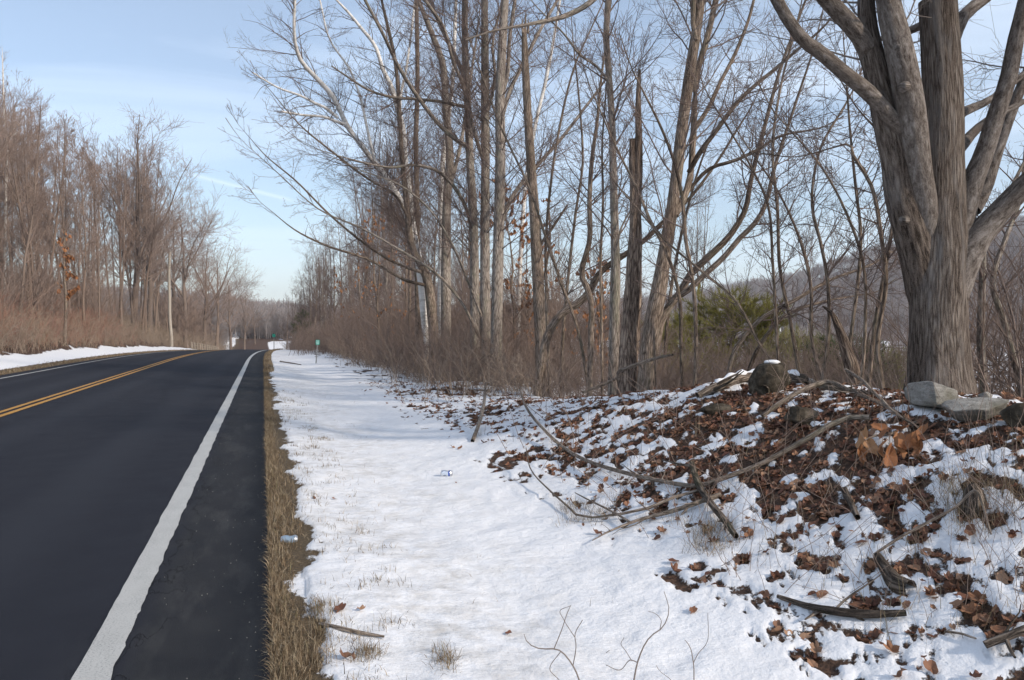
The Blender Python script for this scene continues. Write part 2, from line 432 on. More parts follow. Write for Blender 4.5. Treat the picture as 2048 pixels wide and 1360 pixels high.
# ------------------------------------------------------------------ ground
def build_ground():
    fine = np.arange(-39, 39.01, 0.24)
    out = np.concatenate([np.arange(-180, -60, 6), np.arange(-60, -39, 1.0)])
    out2 = np.concatenate([np.arange(40, 60, 1.0), np.arange(60, 180, 6)])
    ang = np.radians(np.concatenate([out, fine, out2]))
    r1 = 0.9 * 1.0115 ** np.arange(0, 315)
    r2 = r1[-1] * 1.028 ** np.arange(1, 120)
    r3 = r2[-1] * 1.12 ** np.arange(1, 10)
    rr = np.concatenate([r1, r2, r3])
    A, R = np.meshgrid(ang, rr)
    X, Y = (np.sin(A) * R).ravel(), (np.cos(A) * R).ravel()
    Z = ground(X, Y)
    sn = snow_amount(X, Y)
    s, t = st(X, Y)
    strip = (1 - sstep(0.2, 0.6, np.abs(t - 0.05))) + (1 - sstep(0.2, 0.7, np.abs(t + 9.0)))
    far = sstep(330, 420, np.hypot(X, Y))
    sn = np.where(far > 0.4, 0.12 + 0.3 * fbm(X * 0.01, Y * 0.01, 4, 12) , sn)
    dirt = sstep(0.0, 0.2, t) * (1 - 0.9 * sstep(0.8, 2.4, t))
    col = np.stack([sn, strip, dirt, np.ones_like(sn)], 1)
    n, k = len(rr), len(ang)
    idx = np.arange(n * k).reshape(n, k)
    a = idx[:-1, :]; bb = idx[1:, :]
    q = np.stack([a, np.roll(a, -1, 1), np.roll(bb, -1, 1), bb], -1).reshape(-1, 4)[:, ::-1]
    V = np.stack([X, Y, Z], 1)
    V = np.vstack([V, [[0, 0, float(ground(np.array([0.]), np.array([0.]))[0])]]])
    col = np.vstack([col, [[0.2, 1, 0, 1]]])
    c0 = n * k
    tri = np.stack([np.full(k, c0), idx[0, :], np.roll(idx[0, :], -1)], 1)[:, ::-1]
    m, nt, b = nmat('ground_snow_and_litter', 0.8, 0.25); N = NT(nt)
    p = N.pos()
    at = N.new('ShaderNodeAttribute'); at.attribute_name = 'gm'
    sep = N.new('ShaderNodeSeparateColor'); nt.links.new(at.outputs['Color'], sep.inputs[0])
    snw, strp, drt = sep.outputs[0], sep.outputs[1], sep.outputs[2]
    f1 = N.noise(p, 26, 5, 0.65); f2 = N.noise(p, 9, 4, 0.6)
    lit = N.ramp(N.noise(p, 32, 6, 0.7, 0.6), [(0.30, (0.020, 0.012, 0.009)), (0.46, (0.065, 0.036, 0.024)), (0.58, (0.135, 0.075, 0.046)), (0.74, (0.22, 0.135, 0.085))])
    lit = N.mix(N.rng(f2, 0.4, 0.75, 0, 0.6), lit, (0.05, 0.034, 0.022))
    gra = N.ramp(N.noise(N.mapping(p, (1, 1, 1)), 45, 5, 0.7), [(0.3, (0.045, 0.032, 0.018)), (0.55, (0.13, 0.092, 0.052)), (0.75, (0.24, 0.18, 0.105))])
    base = N.mix(strp, lit, gra)
    sp = N.noise(p, 70, 4, 0.75)
    spots = N.rng(sp, 0.55, 0.70, 0, 0.85)
    blot = N.rng(N.noise(p, 3.3, 5, 0.6), 0.38, 0.72, 0.0, 1.0)
    dirtf = N.math('MULTIPLY', N.math('MULTIPLY', spots, blot), drt)
    grime = N.math('MULTIPLY', N.math('MULTIPLY', N.rng(N.noise(p, 6.0, 6, 0.7), 0.38, 0.66, 0.0, 0.8), N.rng(N.noise(p, 0.9, 4, 0.6), 0.35, 0.6, 0.25, 1.0)), drt)
    snowc = N.mix(grime, (0.80, 0.795, 0.80), (0.47, 0.44, 0.40))
    snowc = N.mix(dirtf, snowc, (0.20, 0.15, 0.10))
    crumb = N.rng(N.noise(p, 120, 3, 0.6), 0.67, 0.75, 0, 0.7)
    snowc = N.mix(N.math('MULTIPLY', crumb, N.rng(N.noise(p, 2.1, 3), 0.4, 0.65)), snowc, (0.16, 0.11, 0.075))
    msk = N.rng(N.math('ADD', N.math('ADD', snw, N.math('MULTIPLY', N.math('SUBTRACT', f1, 0.5), 0.62)), N.math('MULTIPLY', N.math('SUBTRACT', N.noise(p, 75, 3, 0.6), 0.5), 0.32)), 0.46, 0.55)
    c = N.mix(msk, base, snowc)
    nt.links.new(c, b.inputs['Base Color'])
    hsn = N.math('ADD', N.math('MULTIPLY', N.noise(p, 7, 6, 0.6), 1.5), N.math('MULTIPLY', N.noise(p, 60, 4, 0.65), 0.16))
    hl = N.math('MULTIPLY', N.noise(p, 30, 5, 0.7), 1.6)
    hh = N.new('ShaderNodeMix'); nt.links.new(msk, hh.inputs[0]); nt.links.new(hl, hh.inputs[2]); nt.links.new(hsn, hh.inputs[3])
    hb = N.math('ADD', hh.outputs[0], N.math('MULTIPLY', msk, 0.9))
    nt.links.new(N.bump(hb, 0.022, 0.8), b.inputs['Normal'])
    me = mesh_np('ground', V, [q, tri], m, True, {'gm': ('FLOAT_COLOR', col)})
    o = obj('ground', me); tag(o, kind='structure')
    o['label'] = 'snow and leaf covered ground of the verges, bank and valley'
build_ground()

# ------------------------------------------------------------------ road and its paint
def ribbon(name, t0, t1, dz, mat, s0=-30, s1=185, wob=0.0, seed=0, crown=True, chip=None):
    ss = np.concatenate([np.arange(s0, 2, 1.0), np.arange(2, 30, 0.05 if wob else 0.5), np.arange(30, 60, 0.25 if wob else 1.0), np.arange(60, s1, 2.0)])
    nt_ = 2 if t1 - t0 < 1 else 24
    tt = np.linspace(0, 1, nt_)
    S, T = np.meshgrid(ss, tt, indexing='ij')
    TT = t0 + (t1 - t0) * T
    if wob:
        e0 = (fbm(ss * 3.1, ss * 0 + seed, 4, seed) - 0.5) * wob
        e1 = (fbm(ss * 5.3, ss * 0 + seed + 9, 5, seed + 3, 0.7) - 0.5) * wob * 2.0
        TT[:, 0] += e0; TT[:, -1] += e1
    if nt_ > 2:
        TT[:, -1] += 0.05 * (fbm(ss * 1.4, ss * 0, 4, 90) - 0.5) * 2
    X, Y = xy(S, TT)
    Z = zlong(S) + dz + road_crown(TT)
    n, k = S.shape
    idx = np.arange(n * k).reshape(n, k)
    q = np.stack([idx[:-1, :-1], idx[:-1, 1:], idx[1:, 1:], idx[1:, :-1]], -1).reshape(-1, 4)
    uv = np.stack([S.ravel(), TT.ravel(), np.zeros(n * k)], 1)
    V = np.stack([X.ravel(), Y.ravel(), Z.ravel()], 1)
    # turned down edges give the sheet its thickness
    if nt_ > 2:
        for col_ in (0, k - 1):
            b0 = len(V)
            e = V[idx[:, col_]].copy(); e[:, 2] -= 0.12
            V = np.vstack([V, e]); uv = np.vstack([uv, uv[idx[:, col_]]])
            j = np.arange(n - 1)
            f = np.stack([idx[:-1, col_], idx[1:, col_], b0 + j + 1, b0 + j], -1)
            q = np.vstack([q, f if col_ else f[:, ::-1]])
    me = mesh_np(name, V, [q], mat, True, {'st': ('FLOAT_VECTOR', uv)})
    return obj(name, me)
def road_crown(t):
    return 0.07 - 0.018 * np.abs(np.asarray(t) + 4.4) + (0.0)
m, nt, b = nmat('asphalt', 0.85, 0.16); N = NT(nt)
p = N.attr('st')
sx = N.new('ShaderNodeSeparateXYZ'); nt.links.new(p, sx.inputs[0])
fine = N.noise(p, 170, 4, 0.75)
spk = N.rng(N.noise(p, 260, 2, 0.5), 0.70, 0.80)
big = N.noise(N.mapping(p, (0.05, 0.9, 1)), 1.0, 4, 0.6)
mid = N.noise(p, 2.4, 5, 0.6)
c = N.ramp(fine, [(0.25, (0.006, 0.007, 0.010)), (0.5, (0.0150, 0.0165, 0.024)), (0.78, (0.040, 0.043, 0.054))])
c = N.mix(N.rng(big, 0.35, 0.7, 0, 0.55), c, N.mix(0.6, c, (0.036, 0.037, 0.043)))
shoul = N.rng(sx.outputs[1], -0.70, -0.60)
c = N.mix(N.math('MULTIPLY', shoul, 0.5), c, N.mix(N.rng(mid, 0.35, 0.65), (0.017, 0.018, 0.018), (0.040, 0.040, 0.038)))
# fine cracks along the edge line and one transverse joint
ckn = N.math('ABSOLUTE', N.math('SUBTRACT', N.noise(N.mapping(p, (0.55, 1.6, 1)), 1.5, 7, 0.62), 0.5))
lane = N.math('MULTIPLY', N.rng(sx.outputs[1], -0.95, -0.75), N.rng(sx.outputs[1], -0.45, -0.6))
crk = N.math('MULTIPLY', N.rng(ckn, 0.007, 0.001), lane)
jt = N.math('ADD', sx.outputs[0], N.math('MULTIPLY', N.noise(p, 1.1, 4), 0.25))
j1 = N.rng(N.math('ABSOLUTE', N.math('SUBTRACT', jt, 15.3)), 0.035, 0.008)
j2 = N.rng(N.math('ABSOLUTE', N.math('SUBTRACT', jt, 36.0)), 0.07, 0.02)
crk = N.math('MAXIMUM', crk, N.math('MULTIPLY', N.math('MAXIMUM', j1, j2), 0.6))
trk = N.math('ADD', sx.outputs[1], N.math('MULTIPLY', N.math('SUBTRACT', N.noise(N.mapping(p, (0.12, 0.3, 1)), 1.0, 3), 0.5), 0.5))
for cen in (-1.75, -3.45, -5.4, -7.1):
    wt = N.rng(N.math('ABSOLUTE', N.math('SUBTRACT', trk, cen)), 0.45, 0.1, 0, 0.55)
    c = N.mix(N.math('MULTIPLY', wt, N.rng(mid, 0.3, 0.7, 0.5, 1.0)), c, N.mix(0.65, c, (0.046, 0.049, 0.058)))
salt = N.math('MULTIPLY', N.rng(N.noise(N.mapping(p, (0.5, 2.0, 1)), 1.6, 7, 0.7), 0.50, 0.72, 0, 0.5), N.rng(N.math('ABSOLUTE', N.math('ADD', sx.outputs[1], 0.35)), 0.7, 0.1))
c = N.mix(salt, c, (0.085, 0.083, 0.080))
c = N.mix(N.math('MULTIPLY', crk, 0.7), c, (0.008, 0.008, 0.009))
c = N.mix(N.math('MULTIPLY', spk, 0.5), c, (0.22, 0.22, 0.21))
nt.links.new(c, b.inputs['Base Color'])
nt.links.new(N.bump(N.math('SUBTRACT', fine, N.math('MULTIPLY', crk, 1.5)), 0.006, 0.7), b.inputs['Normal'])
nt.links.new(N.rng(mid, 0.3, 0.7, 0.82, 0.94), b.inputs['Roughness'])
ROAD = ribbon('road', -8.62, 0.0, 0.0, m)
tag(ROAD, 'dark asphalt two-lane road running away to the left', kind='structure')
def paint(name, col, wear):
    m, nt, b = nmat(name, 0.6, 0.3); N = NT(nt); p = N.attr('st')
    n = N.noise(p, 90, 5, 0.75); n2 = N.noise(p, 4, 5, 0.6)
    n3 = N.noise(N.mapping(p, (0.6, 3.0, 1)), 3.0, 6, 0.7)
    c = N.mix(N.math('MULTIPLY', N.rng(n, 0.50, 0.66, 0, wear), N.rng(n3, 0.4, 0.65, 0.25, 1.0)), col, (0.06, 0.06, 0.062))
    c = N.mix(N.rng(n2, 0.4, 0.75, 0, 0.28), c, tuple(x * 0.55 for x in col))
    nt.links.new(c, b.inputs['Base Color'])
    nt.links.new(N.bump(n, 0.004, 0.5), b.inputs['Normal'])
    return m
MW = paint('paint_white', (0.48, 0.47, 0.44), 0.9)
MY = paint('paint_yellow', (0.50, 0.25, 0.04), 0.85)
for nm, a0, a1, mt, lb in (('edge_line', -0.855, -0.700, MW, 'worn white edge line beside the near shoulder'),
                           ('edge_line', -8.08, -7.95, MW, 'white edge line on the far side of the road'),
                           ('centre_line', -4.41, -4.30, MY, 'right stripe of the double yellow centre line'),
                           ('centre_line', -4.63, -4.52, MY, 'left stripe of the double yellow centre line')):
    o = ribbon(nm, a0, a1, 0.006, mt, wob=0.02 if mt is MW else 0.012, seed=int(abs(a0) * 10))
    tag(o, lb, kind='structure')

# ------------------------------------------------------------------ branches as tapering tubes
def norm(v): return v / np.maximum(np.linalg.norm(v, axis=-1, keepdims=True), 1e-9)
def tubes(pts, rad, sides, rough=0.0, seed=0):
    """pts (N,K,3), rad (N,K) -> verts, quads, bark coordinates"""
    N_, K, _ = pts.shape
    tan = norm(np.gradient(pts, axis=1))
    g = np.random.default_rng(seed + 5)
    ref = np.where(np.abs(tan[:, :1, 2:3]) > 0.9, np.array([1.0, 0.13, 0]), np.array([0.1, 0.05, 1.0]))
    ref = np.broadcast_to(ref, tan.shape)
    a = norm(np.cross(tan, ref)); b = np.cross(tan, a)
    th = np.linspace(0, 2 * math.pi, sides, endpoint=False)
    co, si = np.cos(th), np.sin(th)
    along = np.concatenate([np.zeros((N_, 1)), np.cumsum(np.linalg.norm(np.diff(pts, axis=1), axis=2), 1)], 1)
    R = np.broadcast_to(rad[:, :, None], (N_, K, sides)).copy()
    if rough:
        cx = np.broadcast_to(co[None, None] * 1.6, R.shape); cy = np.broadcast_to(si[None, None] * 1.6, R.shape)
        al = np.broadcast_to((along / max(rad.mean() * 3.0, 1e-3))[:, :, None], R.shape) * 0.5
        R *= 1 + rough * 2 * (fbm(cx + 31 + seed, cy + 7, 3, 50 + seed, 0.6, al) - 0.5)
    V = pts[:, :, None, :] + R[..., None] * (co[None, None, :, None] * a[:, :, None, :] + si[None, None, :, None] * b[:, :, None, :])
    r0 = np.maximum(rad.mean(1), 0.004)[:, None, None]
    off = g.uniform(0, 40, (N_, 1, 1, 3))
    bc = np.stack([np.broadcast_to(co[None, None] * r0, R.shape), np.broadcast_to(si[None, None] * r0, R.shape), np.broadcast_to(along[:, :, None] * 0.22, R.shape)], -1) + off
    idx = np.arange(N_ * K * sides).reshape(N_, K, sides)
    q = np.stack([idx[:, :-1], np.roll(idx[:, :-1], -1, 2), np.roll(idx[:, 1:], -1, 2), idx[:, 1:]], -1).reshape(-1, 4)
    return V.reshape(-1, 3), q, bc.reshape(-1, 3)
def resample(poly, rads, K):
    """smooth polyline (n,3) with radii -> K points (Catmull-Rom)"""
    p = np.asarray(poly, float); r = np.asarray(rads, float)
    if len(p) == 2:
        u = np.linspace(0, 1, K)[:, None]
        return p[0] * (1 - u) + p[1] * u, np.interp(u[:, 0], [0, 1], r)
    d = np.concatenate([[0], np.cumsum(np.linalg.norm(np.diff(p, axis=0), axis=1))])
    u = np.linspace(0, d[-1], K)
    i = np.clip(np.searchsorted(d, u, 'right') - 1, 0, len(p) - 2)
    f = ((u - d[i]) / (d[i + 1] - d[i]))[:, None]
    m = np.gradient(p, d, axis=0)
    h = (d[i + 1] - d[i])[:, None]
    out = (2*f**3 - 3*f**2 + 1) * p[i] + (f**3 - 2*f**2 + f) * h * m[i] + (-2*f**3 + 3*f**2) * p[i+1] + (f**3 - f**2) * h * m[i+1]
    return out, np.interp(u, d, r)
def shoots(parent, n, f0, f1, ang, length, rr, K, wob, up, g, rmin=0.003, taper=0.8, curl=None, bias=None, rmax=1.0):
    """n shoots spread over the parent paths; parent = (pts (N,K,3), rad (N,K))"""
    pts, rad = parent
    n = int(n)
    plen = np.linalg.norm(np.diff(pts, axis=1), axis=2).sum(1)
    w = plen / plen.sum()
    pi = g.choice(len(pts), n, p=w)
    f = g.uniform(f0, f1, n)
    kf = f * (pts.shape[1] - 1); k0 = np.minimum(kf.astype(int), pts.shape[1] - 2); fr = (kf - k0)[:, None]
    pos = pts[pi, k0] * (1 - fr) + pts[pi, k0 + 1] * fr
    tan = norm(pts[pi, k0 + 1] - pts[pi, k0])
    rp = rad[pi, k0] * (1 - fr[:, 0]) + rad[pi, k0 + 1] * fr[:, 0]
    rv = g.normal(size=(n, 3))
    if bias is not None: rv = rv + np.asarray(bias)
    wv = norm(rv - (rv * tan).sum(1, keepdims=True) * tan)
    a = np.radians(g.uniform(ang[0], ang[1], n))[:, None]
    d = norm(np.cos(a) * tan + np.sin(a) * wv)
    if callable(length): L = length(plen[pi], f, rp, g)
    else: L = g.uniform(length[0], length[1], n) * (0.45 + 0.75 * (1 - f))
    r0 = np.clip(rp * rr * g.uniform(0.7, 1.1, n), rmin, rmax)
    out = np.empty((n, K, 3)); out[:, 0] = pos
    step = (L / (K - 1))[:, None]
    up = np.array([0, 0, up]) if np.isscalar(up) else np.asarray(up)
    for k in range(1, K):
        d = norm(d + up / (K - 1) * 3 + g.normal(size=(n, 3)) * wob)
        out[:, k] = out[:, k - 1] + d * step
    r = r0[:, None] * (1 - taper * np.linspace(0, 1, K)[None] ** 0.9)
    return out, np.maximum(r, rmin * 0.75)
class Build:
    """collects tubes, then links them as the named parts of one thing"""
    def __init__(s): s.parts = {}
    def add(s, part, mat, path, sides, rough=0.0, seed=0):
        s.parts.setdefault((part, mat), []).append(tubes(path[0], path[1], sides, rough, seed))
    def raw(s, part, mat, V, q, bc): s.parts.setdefault((part, mat), []).append((V, q, bc))
    def link(s, root, origin=(0, 0, 0)):
        origin = np.asarray(origin, float)
        for (part, mat), lst in s.parts.items():
            V = np.vstack([l[0] for l in lst]) - origin
            off = np.cumsum([0] + [len(l[0]) for l in lst[:-1]])
            q = [l[1] + o for l, o in zip(lst, off)]
            quads = np.vstack([x for x in q if x.shape[1] == 4]) if any(x.shape[1] == 4 for x in q) else np.zeros((0, 4), int)
            tris = [x for x in q if x.shape[1] == 3]
            bc = np.vstack([l[2] for l in lst])
            me = mesh_np(part, V, [quads] + tris, M[mat], True, {'bc': ('FLOAT_VECTOR', bc), 'lv': ('FLOAT', bc[:, 0] % 1.0)})
            po_ = obj(part, me, root)
            if part in ('crown', 'twigs', 'foliage', 'bark_strips', 'splinters', 'branches'): po_['kind'] = 'stuff'
def join_paths(*ps):
    K = max(p[0].shape[1] for p in ps)
    o, r = [], []
    for a, b in ps:
        if a.shape[1] != K:
            u = np.linspace(0, a.shape[1] - 1, K); i = np.minimum(u.astype(int), a.shape[1] - 2); f = (u - i)[None, :, None]
            a2 = a[:, i] * (1 - f) + a[:, i + 1] * f; b = b[:, i] * (1 - f[..., 0]) + b[:, i + 1] * f[..., 0]; a = a2
        o.append(a); r.append(b)
    return np.vstack(o), np.vstack(r)
# leaf shapes --------------------------------------------------------
def leaf_shape(g, lobes=5, n=16, curl=0.35):
    th = np.linspace(0, 2 * math.pi, n, endpoint=False)
    r = 0.40 + 0.070 * np.cos(lobes * th + g.uniform(-.4, .4)) * g.uniform(0.3, 1.2) + g.uniform(-0.035, 0.035, n)
    x, y = r * np.sin(th) * g.uniform(0.65, 0.9), r * np.cos(th) * 1.2
    z = curl * (x ** 2 * g.uniform(0.6, 2.6) + y ** 2 * g.uniform(-0.8, 1.6) + x * y * g.uniform(-1.5, 1.5)) + g.uniform(-0.09, 0.09, n) * min(curl, 1)
    V = np.vstack([[[0, 0, -0.03]], np.stack([x, y, z], 1), [[0.02, -0.75, 0.05]]])
    i = np.arange(n)
    F = np.stack([np.zeros(n, int), 1 + i, 1 + (i + 1) % n], 1)
    F = np.vstack([F, [[1 + n // 2, n + 1, n // 2]]])
    return V, F
LEAVES = [leaf_shape(np.random.default_rng(100 + i), [5, 6, 5, 7, 3, 5][i], 16, [0.35, 0.6, 0.9, 0.25, 0.7, 1.1][i]) for i in range(6)]
LEAF_S = [leaf_shape(np.random.default_rng(200 + i), 3, 7, 1.2) for i in range(3)]
def rot_from(tilt, yaw, roll):
    ct, s_t, cy, sy, cr, sr = np.cos(tilt), np.sin(tilt), np.cos(yaw), np.sin(yaw), np.cos(roll), np.sin(roll)
    o, z = np.ones_like(ct), np.zeros_like(ct)
    Rz = np.stack([np.stack([cy, -sy, z], -1), np.stack([sy, cy, z], -1), np.stack([z, z, o], -1)], -2)
    Rx = np.stack([np.stack([o, z, z], -1), np.stack([z, ct, -s_t], -1), np.stack([z, s_t, ct], -1)], -2)
    Ry = np.stack([np.stack([cr, z, sr], -1), np.stack([z, o, z], -1), np.stack([-sr, z, cr], -1)], -2)
    return Rz @ Rx @ Ry
def scatter(shapes, pos, Rm, scale, g):
    Vs, Fs, lv = [], [], []; base = 0
    which = g.integers(0, len(shapes), len(pos))
    for k, (V, F) in enumerate(shapes):
        sel = np.nonzero(which == k)[0]
        if not len(sel): continue
        W = np.einsum('nij,vj->nvi', Rm[sel], V) * scale[sel][:, None, None] + pos[sel][:, None, :]
        Vs.append(W.reshape(-1, 3))
        Fs.append((F[None] + (np.arange(len(sel)) * len(V))[:, None, None]).reshape(-1, F.shape[1]) + base)
        lv.append(np.repeat(g.uniform(0, 1, len(sel)), len(V)))
        base += len(sel) * len(V)
    return np.vstack(Vs), Fs, np.concatenate(lv)
def hanging_leaves(path, n, size, g, name, parent, mat, origin, f0=0.2):
    pts = path[0]
    i = g.integers(0, len(pts), n); kf = g.uniform(f0, 1, n) * (pts.shape[1] - 1); k0 = np.minimum(kf.astype(int), pts.shape[1] - 2)
    pos = pts[i, k0] * (1 - (kf - k0)[:, None]) + pts[i, k0 + 1] * (kf - k0)[:, None]
    pos[:, 2] -= size * 0.5
    Rm = rot_from(g.uniform(0.7, 2.2, n), g.uniform(0, 6.3, n), g.uniform(-0.8, 0.8, n))
    V, F, lv = scatter(LEAF_S, pos, Rm, g.uniform(0.6, 1.3, n) * size, g)
    me = mesh_np(name, V - np.asarray(origin), F, M[mat], False, {'lv': ('FLOAT', lv)})
    return tag(obj(name, me, parent), kind='stuff')

# ------------------------------------------------------------------ trees drawn limb by limb
def limb(pp, Y, widths, K=22, dy=None, ext=0.0, g=None):
    """a limb from picture points at its own distance; widths in picture pixels"""
    n = len(pp)
    Ys = np.full(n, float(Y)) if np.isscalar(Y) else np.interp(np.linspace(0, 1, n), np.linspace(0, 1, len(Y)), Y)
    p = np.array([P(a, b, y) for (a, b), y in zip(pp, Ys)])
    w = np.interp(np.linspace(0, 1, n), np.linspace(0, 1, len(widths)), widths)
    r = 0.5 * w * Ys / FP
    if ext:
        d = norm(p[-1] - p[-2]); d2 = norm(d + np.array([0, 0, 0.35]))
        p = np.vstack([p, p[-1] + d * ext * 0.4, p[-1] + d * ext * 0.4 + d2 * ext * 0.6]); r = np.concatenate([r, [r[-1] * 0.7, 0.008]])
    a, b = resample(p, r, K)
    return a[None], b[None]
def seat(trunk):
    """let the foot of a trunk reach into the ground"""
    p = trunk[0][0]; g0 = gz(p[0, 0], p[0, 1])
    if p[0, 2] > g0 - 0.12: p[0, 2] = g0 - 0.12
    if p[1, 2] > g0 + 0.9: p[1, 2] = 0.5 * (p[0, 2] + p[2, 2])
def near_tree(name, label, cat, group, trunk, limbs, bark, g, dens=1.0, rmin=0.0035, twig='twig', seed=0, sides=12, rough=0.10, up=0.12, lmul=1.0, limb_bark=None, root=None, deep=True, f0=0.25, bias=None):
    seat(trunk)
    base = trunk[0][0, 0].copy(); base[2] = gz(base[0], base[1])
    t = thing(name, label, cat, base, group)
    B = Build()
    B.add('trunk', bark, trunk, sides, rough, seed)
    allp = [trunk] + limbs
    for i_, l in enumerate(limbs):
        b1 = Build(); b1.add('limb', limb_bark or bark, l, 9, rough * 0.7, seed + 1 + i_); b1.link(t, base)
    big = join_paths(*allp)
    tl = np.linalg.norm(np.diff(big[0], axis=1), axis=2).sum(1); tot = tl.sum()
    def L1(pl, f, rp, g_): return np.clip(rp * 26, 0.6, 2.4) * g_.uniform(0.5, 1.25, len(f)) * lmul
    br = shoots(big, tot * 3.6 * dens, f0, 1.0, (28, 65), L1, 0.42, 9, 0.10, up, g, 0.005, bias=bias, rmax=0.016)
    def L2(pl, f, rp, g_): return pl * g_.uniform(0.22, 0.55, len(f)) * (1.1 - 0.5 * f)
    b2 = shoots(br, len(br[0]) * 6.5, 0.12, 1.0, (25, 60), L2, 0.6, 5, 0.13, 0.08, g, rmin)
    B.add('crown', twig, br, 5, 0, seed + 2); B.add('crown', twig, b2, 3, 0, seed + 3)
    tw = b2
    if deep:
        b3 = shoots(b2, len(b2[0]) * 5.0, 0.12, 1.0, (25, 60), L2, 0.75, 3, 0.14, 0.05, g, rmin * 0.8)
        B.add('crown', twig, b3, 3, 0, seed + 4); tw = b3
    B.link(t, base)
    return t, tw, base
G = lambda s: np.random.default_rng(s)

M['hole'] = bark_mat('hollow_shade', (0.006, 0.005, 0.004), (0.018, 0.014, 0.011), (0.05, 0.038, 0.03), 60, 0, 0.01)  # near-black colour paints the shade inside the shallow knot holes
# the big maple on the bank -------------------------------------------------
def build_maple():
    g = G(5); Y0 = 7.9
    base = P(1880, 830, Y0)
    trunk = limb([(1882, 850), (1881, 800), (1880, 740), (1878, 660), (1878, 580), (1882, 500), (1884, 420), (1886, 320), (1886, 220), (1882, 110), (1876, 0)], Y0, [186, 138, 116, 106, 106, 98, 84, 74, 72, 72, 70], 80)
    A = limb([(1872, 740), (1862, 650), (1846, 570), (1828, 480), (1806, 400), (1793, 320), (1776, 245), (1758, 165), (1742, 100), (1734, 40), (1732, -20)], [Y0 + .16, Y0 + .02, Y0 - .10, Y0 - .2, Y0 - .1], [30, 58, 70, 68, 60, 56, 52, 44, 36, 30], 50, ext=3)
    A1 = limb([(1746, 130), (1728, 85), (1700, 48), (1668, 14), (1630, -30)], [Y0 - .15, Y0 - .4], [40, 36, 34, 32], 24, ext=2.5)
    A3 = limb([(1822, 300), (1794, 252), (1736, 185), (1687, 145), (1640, 104), (1610, 83), (1585, 52), (1554, 0), (1530, -50)], [Y0 - .12, Y0 - .38, Y0 - .5, Y0 - .65, Y0 - .75], [30, 30, 26, 24, 22], 40, ext=2)
    B_ = limb([(1856, 520), (1848, 420), (1836, 330), (1824, 235), (1811, 160), (1797, 90), (1780, 20), (1770, -40)], [Y0 + .02, Y0 - .14, Y0 - .30, Y0 - .42, Y0 - .38, Y0 - .3], [40, 52, 50, 56, 56, 52, 46, 44], 40, ext=3.0)
    C1 = limb([(1890, 125), (1908, 72), (1928, 30), (1968, -2), (2010, -40)], [Y0 - .05, Y0 + .25], [32, 27, 24, 20], 18, ext=2)
    D = limb([(1908, 520), (1925, 430), (1945, 362), (1967, 309), (1992, 231), (2017, 154), (2032, 77), (2050, 5)], [Y0 + .05, Y0 - .15, Y0 - .3], [58, 46, 36, 32, 30, 27], 34, ext=3)
    D2 = limb([(1946, 420), (1967, 386), (1992, 309), (2014, 247), (2048, 160), (2090, 60)], [Y0 + .2, Y0 + .5], [30, 24, 20, 17], 24, ext=2)
    E = limb([(1898, 590), (1935, 510), (1965, 462), (2007, 415), (2060, 360), (2130, 290)], [Y0 - .05, Y0 - .1, Y0 - .4], [70, 56, 44, 40, 36], 28, ext=2.5)
    C3 = limb([(1915, 300), (1930, 285), (1945, 266), (1968, 246), (2000, 228)], [Y0, Y0 + .3], [26, 20, 17, 13], 16, ext=1.5)
    C4 = limb([(1912, 235), (1930, 222), (1952, 213), (1983, 198), (2045, 150)], [Y0, Y0 + .4], [22, 18, 15, 12], 16, ext=1.5)
    C2 = limb([(1862, 40), (1841, 52), (1815, 64), (1796, 80), (1775, 78)], [Y0 + .1, Y0 + .6], [18, 16, 13, 10], 14, ext=1.0)
    F_ = limb([(2120, 470), (2070, 405), (2030, 420), (1998, 455), (1975, 500)], [Y0 + .9, Y0 + .5], [8, 10, 12, 14], 14)
    t = thing('maple_tree', 'massive grey-brown maple with many stems rising behind the pale boulders', 'tree', base)
    B = Build()
    rough_trunk = (trunk[0], trunk[1])
    B.add('trunk', 'maple', rough_trunk, 56, 0.13, 3)
    for nm, p, mt, sd, rg in (('stem', A, 'maple', 24, .12), ('stem', B_, 'maple_smooth', 24, .10), ('stem', D, 'maple_smooth', 18, .08), ('stem', E, 'maple_smooth', 20, .09)):
        b1 = Build(); b1.add(nm, mt, p, sd, rg, hash(sd) % 7 + int(p[1][0, 0] * 1000) % 11); b1.link(t, base)
    for p in (A1, A3, C1, D2, C3, C4, C2):
        b1 = Build(); b1.add('limb', 'maple_smooth', p, 14, .08, int(p[1][0, 0] * 1e4) % 13); b1.link(t, base)
    # pruning scars with raised collars
    for (px, py, Yk, rr_) in ((1812, 172, Y0 - .530, 10), (1800, 95, Y0 - .515, 8), (1812, 440, Y0 - .325, 9)):
        r = rr_ * Yk / FP; c = P(px, py, Yk)
        ringp = c[None, None] + np.array([[[0, y_, 0] for y_ in (.05, .014, .003, 0, .006, .03)]])
        rad = np.array([[r * 1.12, r * 1.08, r * 1.0, r * 0.9, r * 0.75, r * 0.65]])
        b1 = Build(); b1.add('branch_scar', 'maple_smooth', (ringp, rad), 16, 0.2, rr_); b1.link(t, base)
        b2 = Build(); b2.add('knot_hole', 'hole', (c[None, None] + np.array([[[0, .030, 0], [0, .020, 0], [0, .024, 0]]]), np.array([[r * .74, r * .60, r * .02]])), 12, 0.2, rr_ + 1); b2.link(t, base)
    big = join_paths(A, A1, A3, B_, D, D2, E, C1, C3, C4, C2)
    def L1(pl, f, rp, g_): return g_.uniform(0.5, 1.6, len(f)) * (0.6 + 8 * rp)
    br = shoots(big, 150, 0.40, 1.0, (35, 75), L1, 0.2, 10, 0.14, 0.03, g, 0.004, rmax=0.012)
    def L2(pl, f, rp, g_): return pl * g_.uniform(0.25, 0.6, len(f))
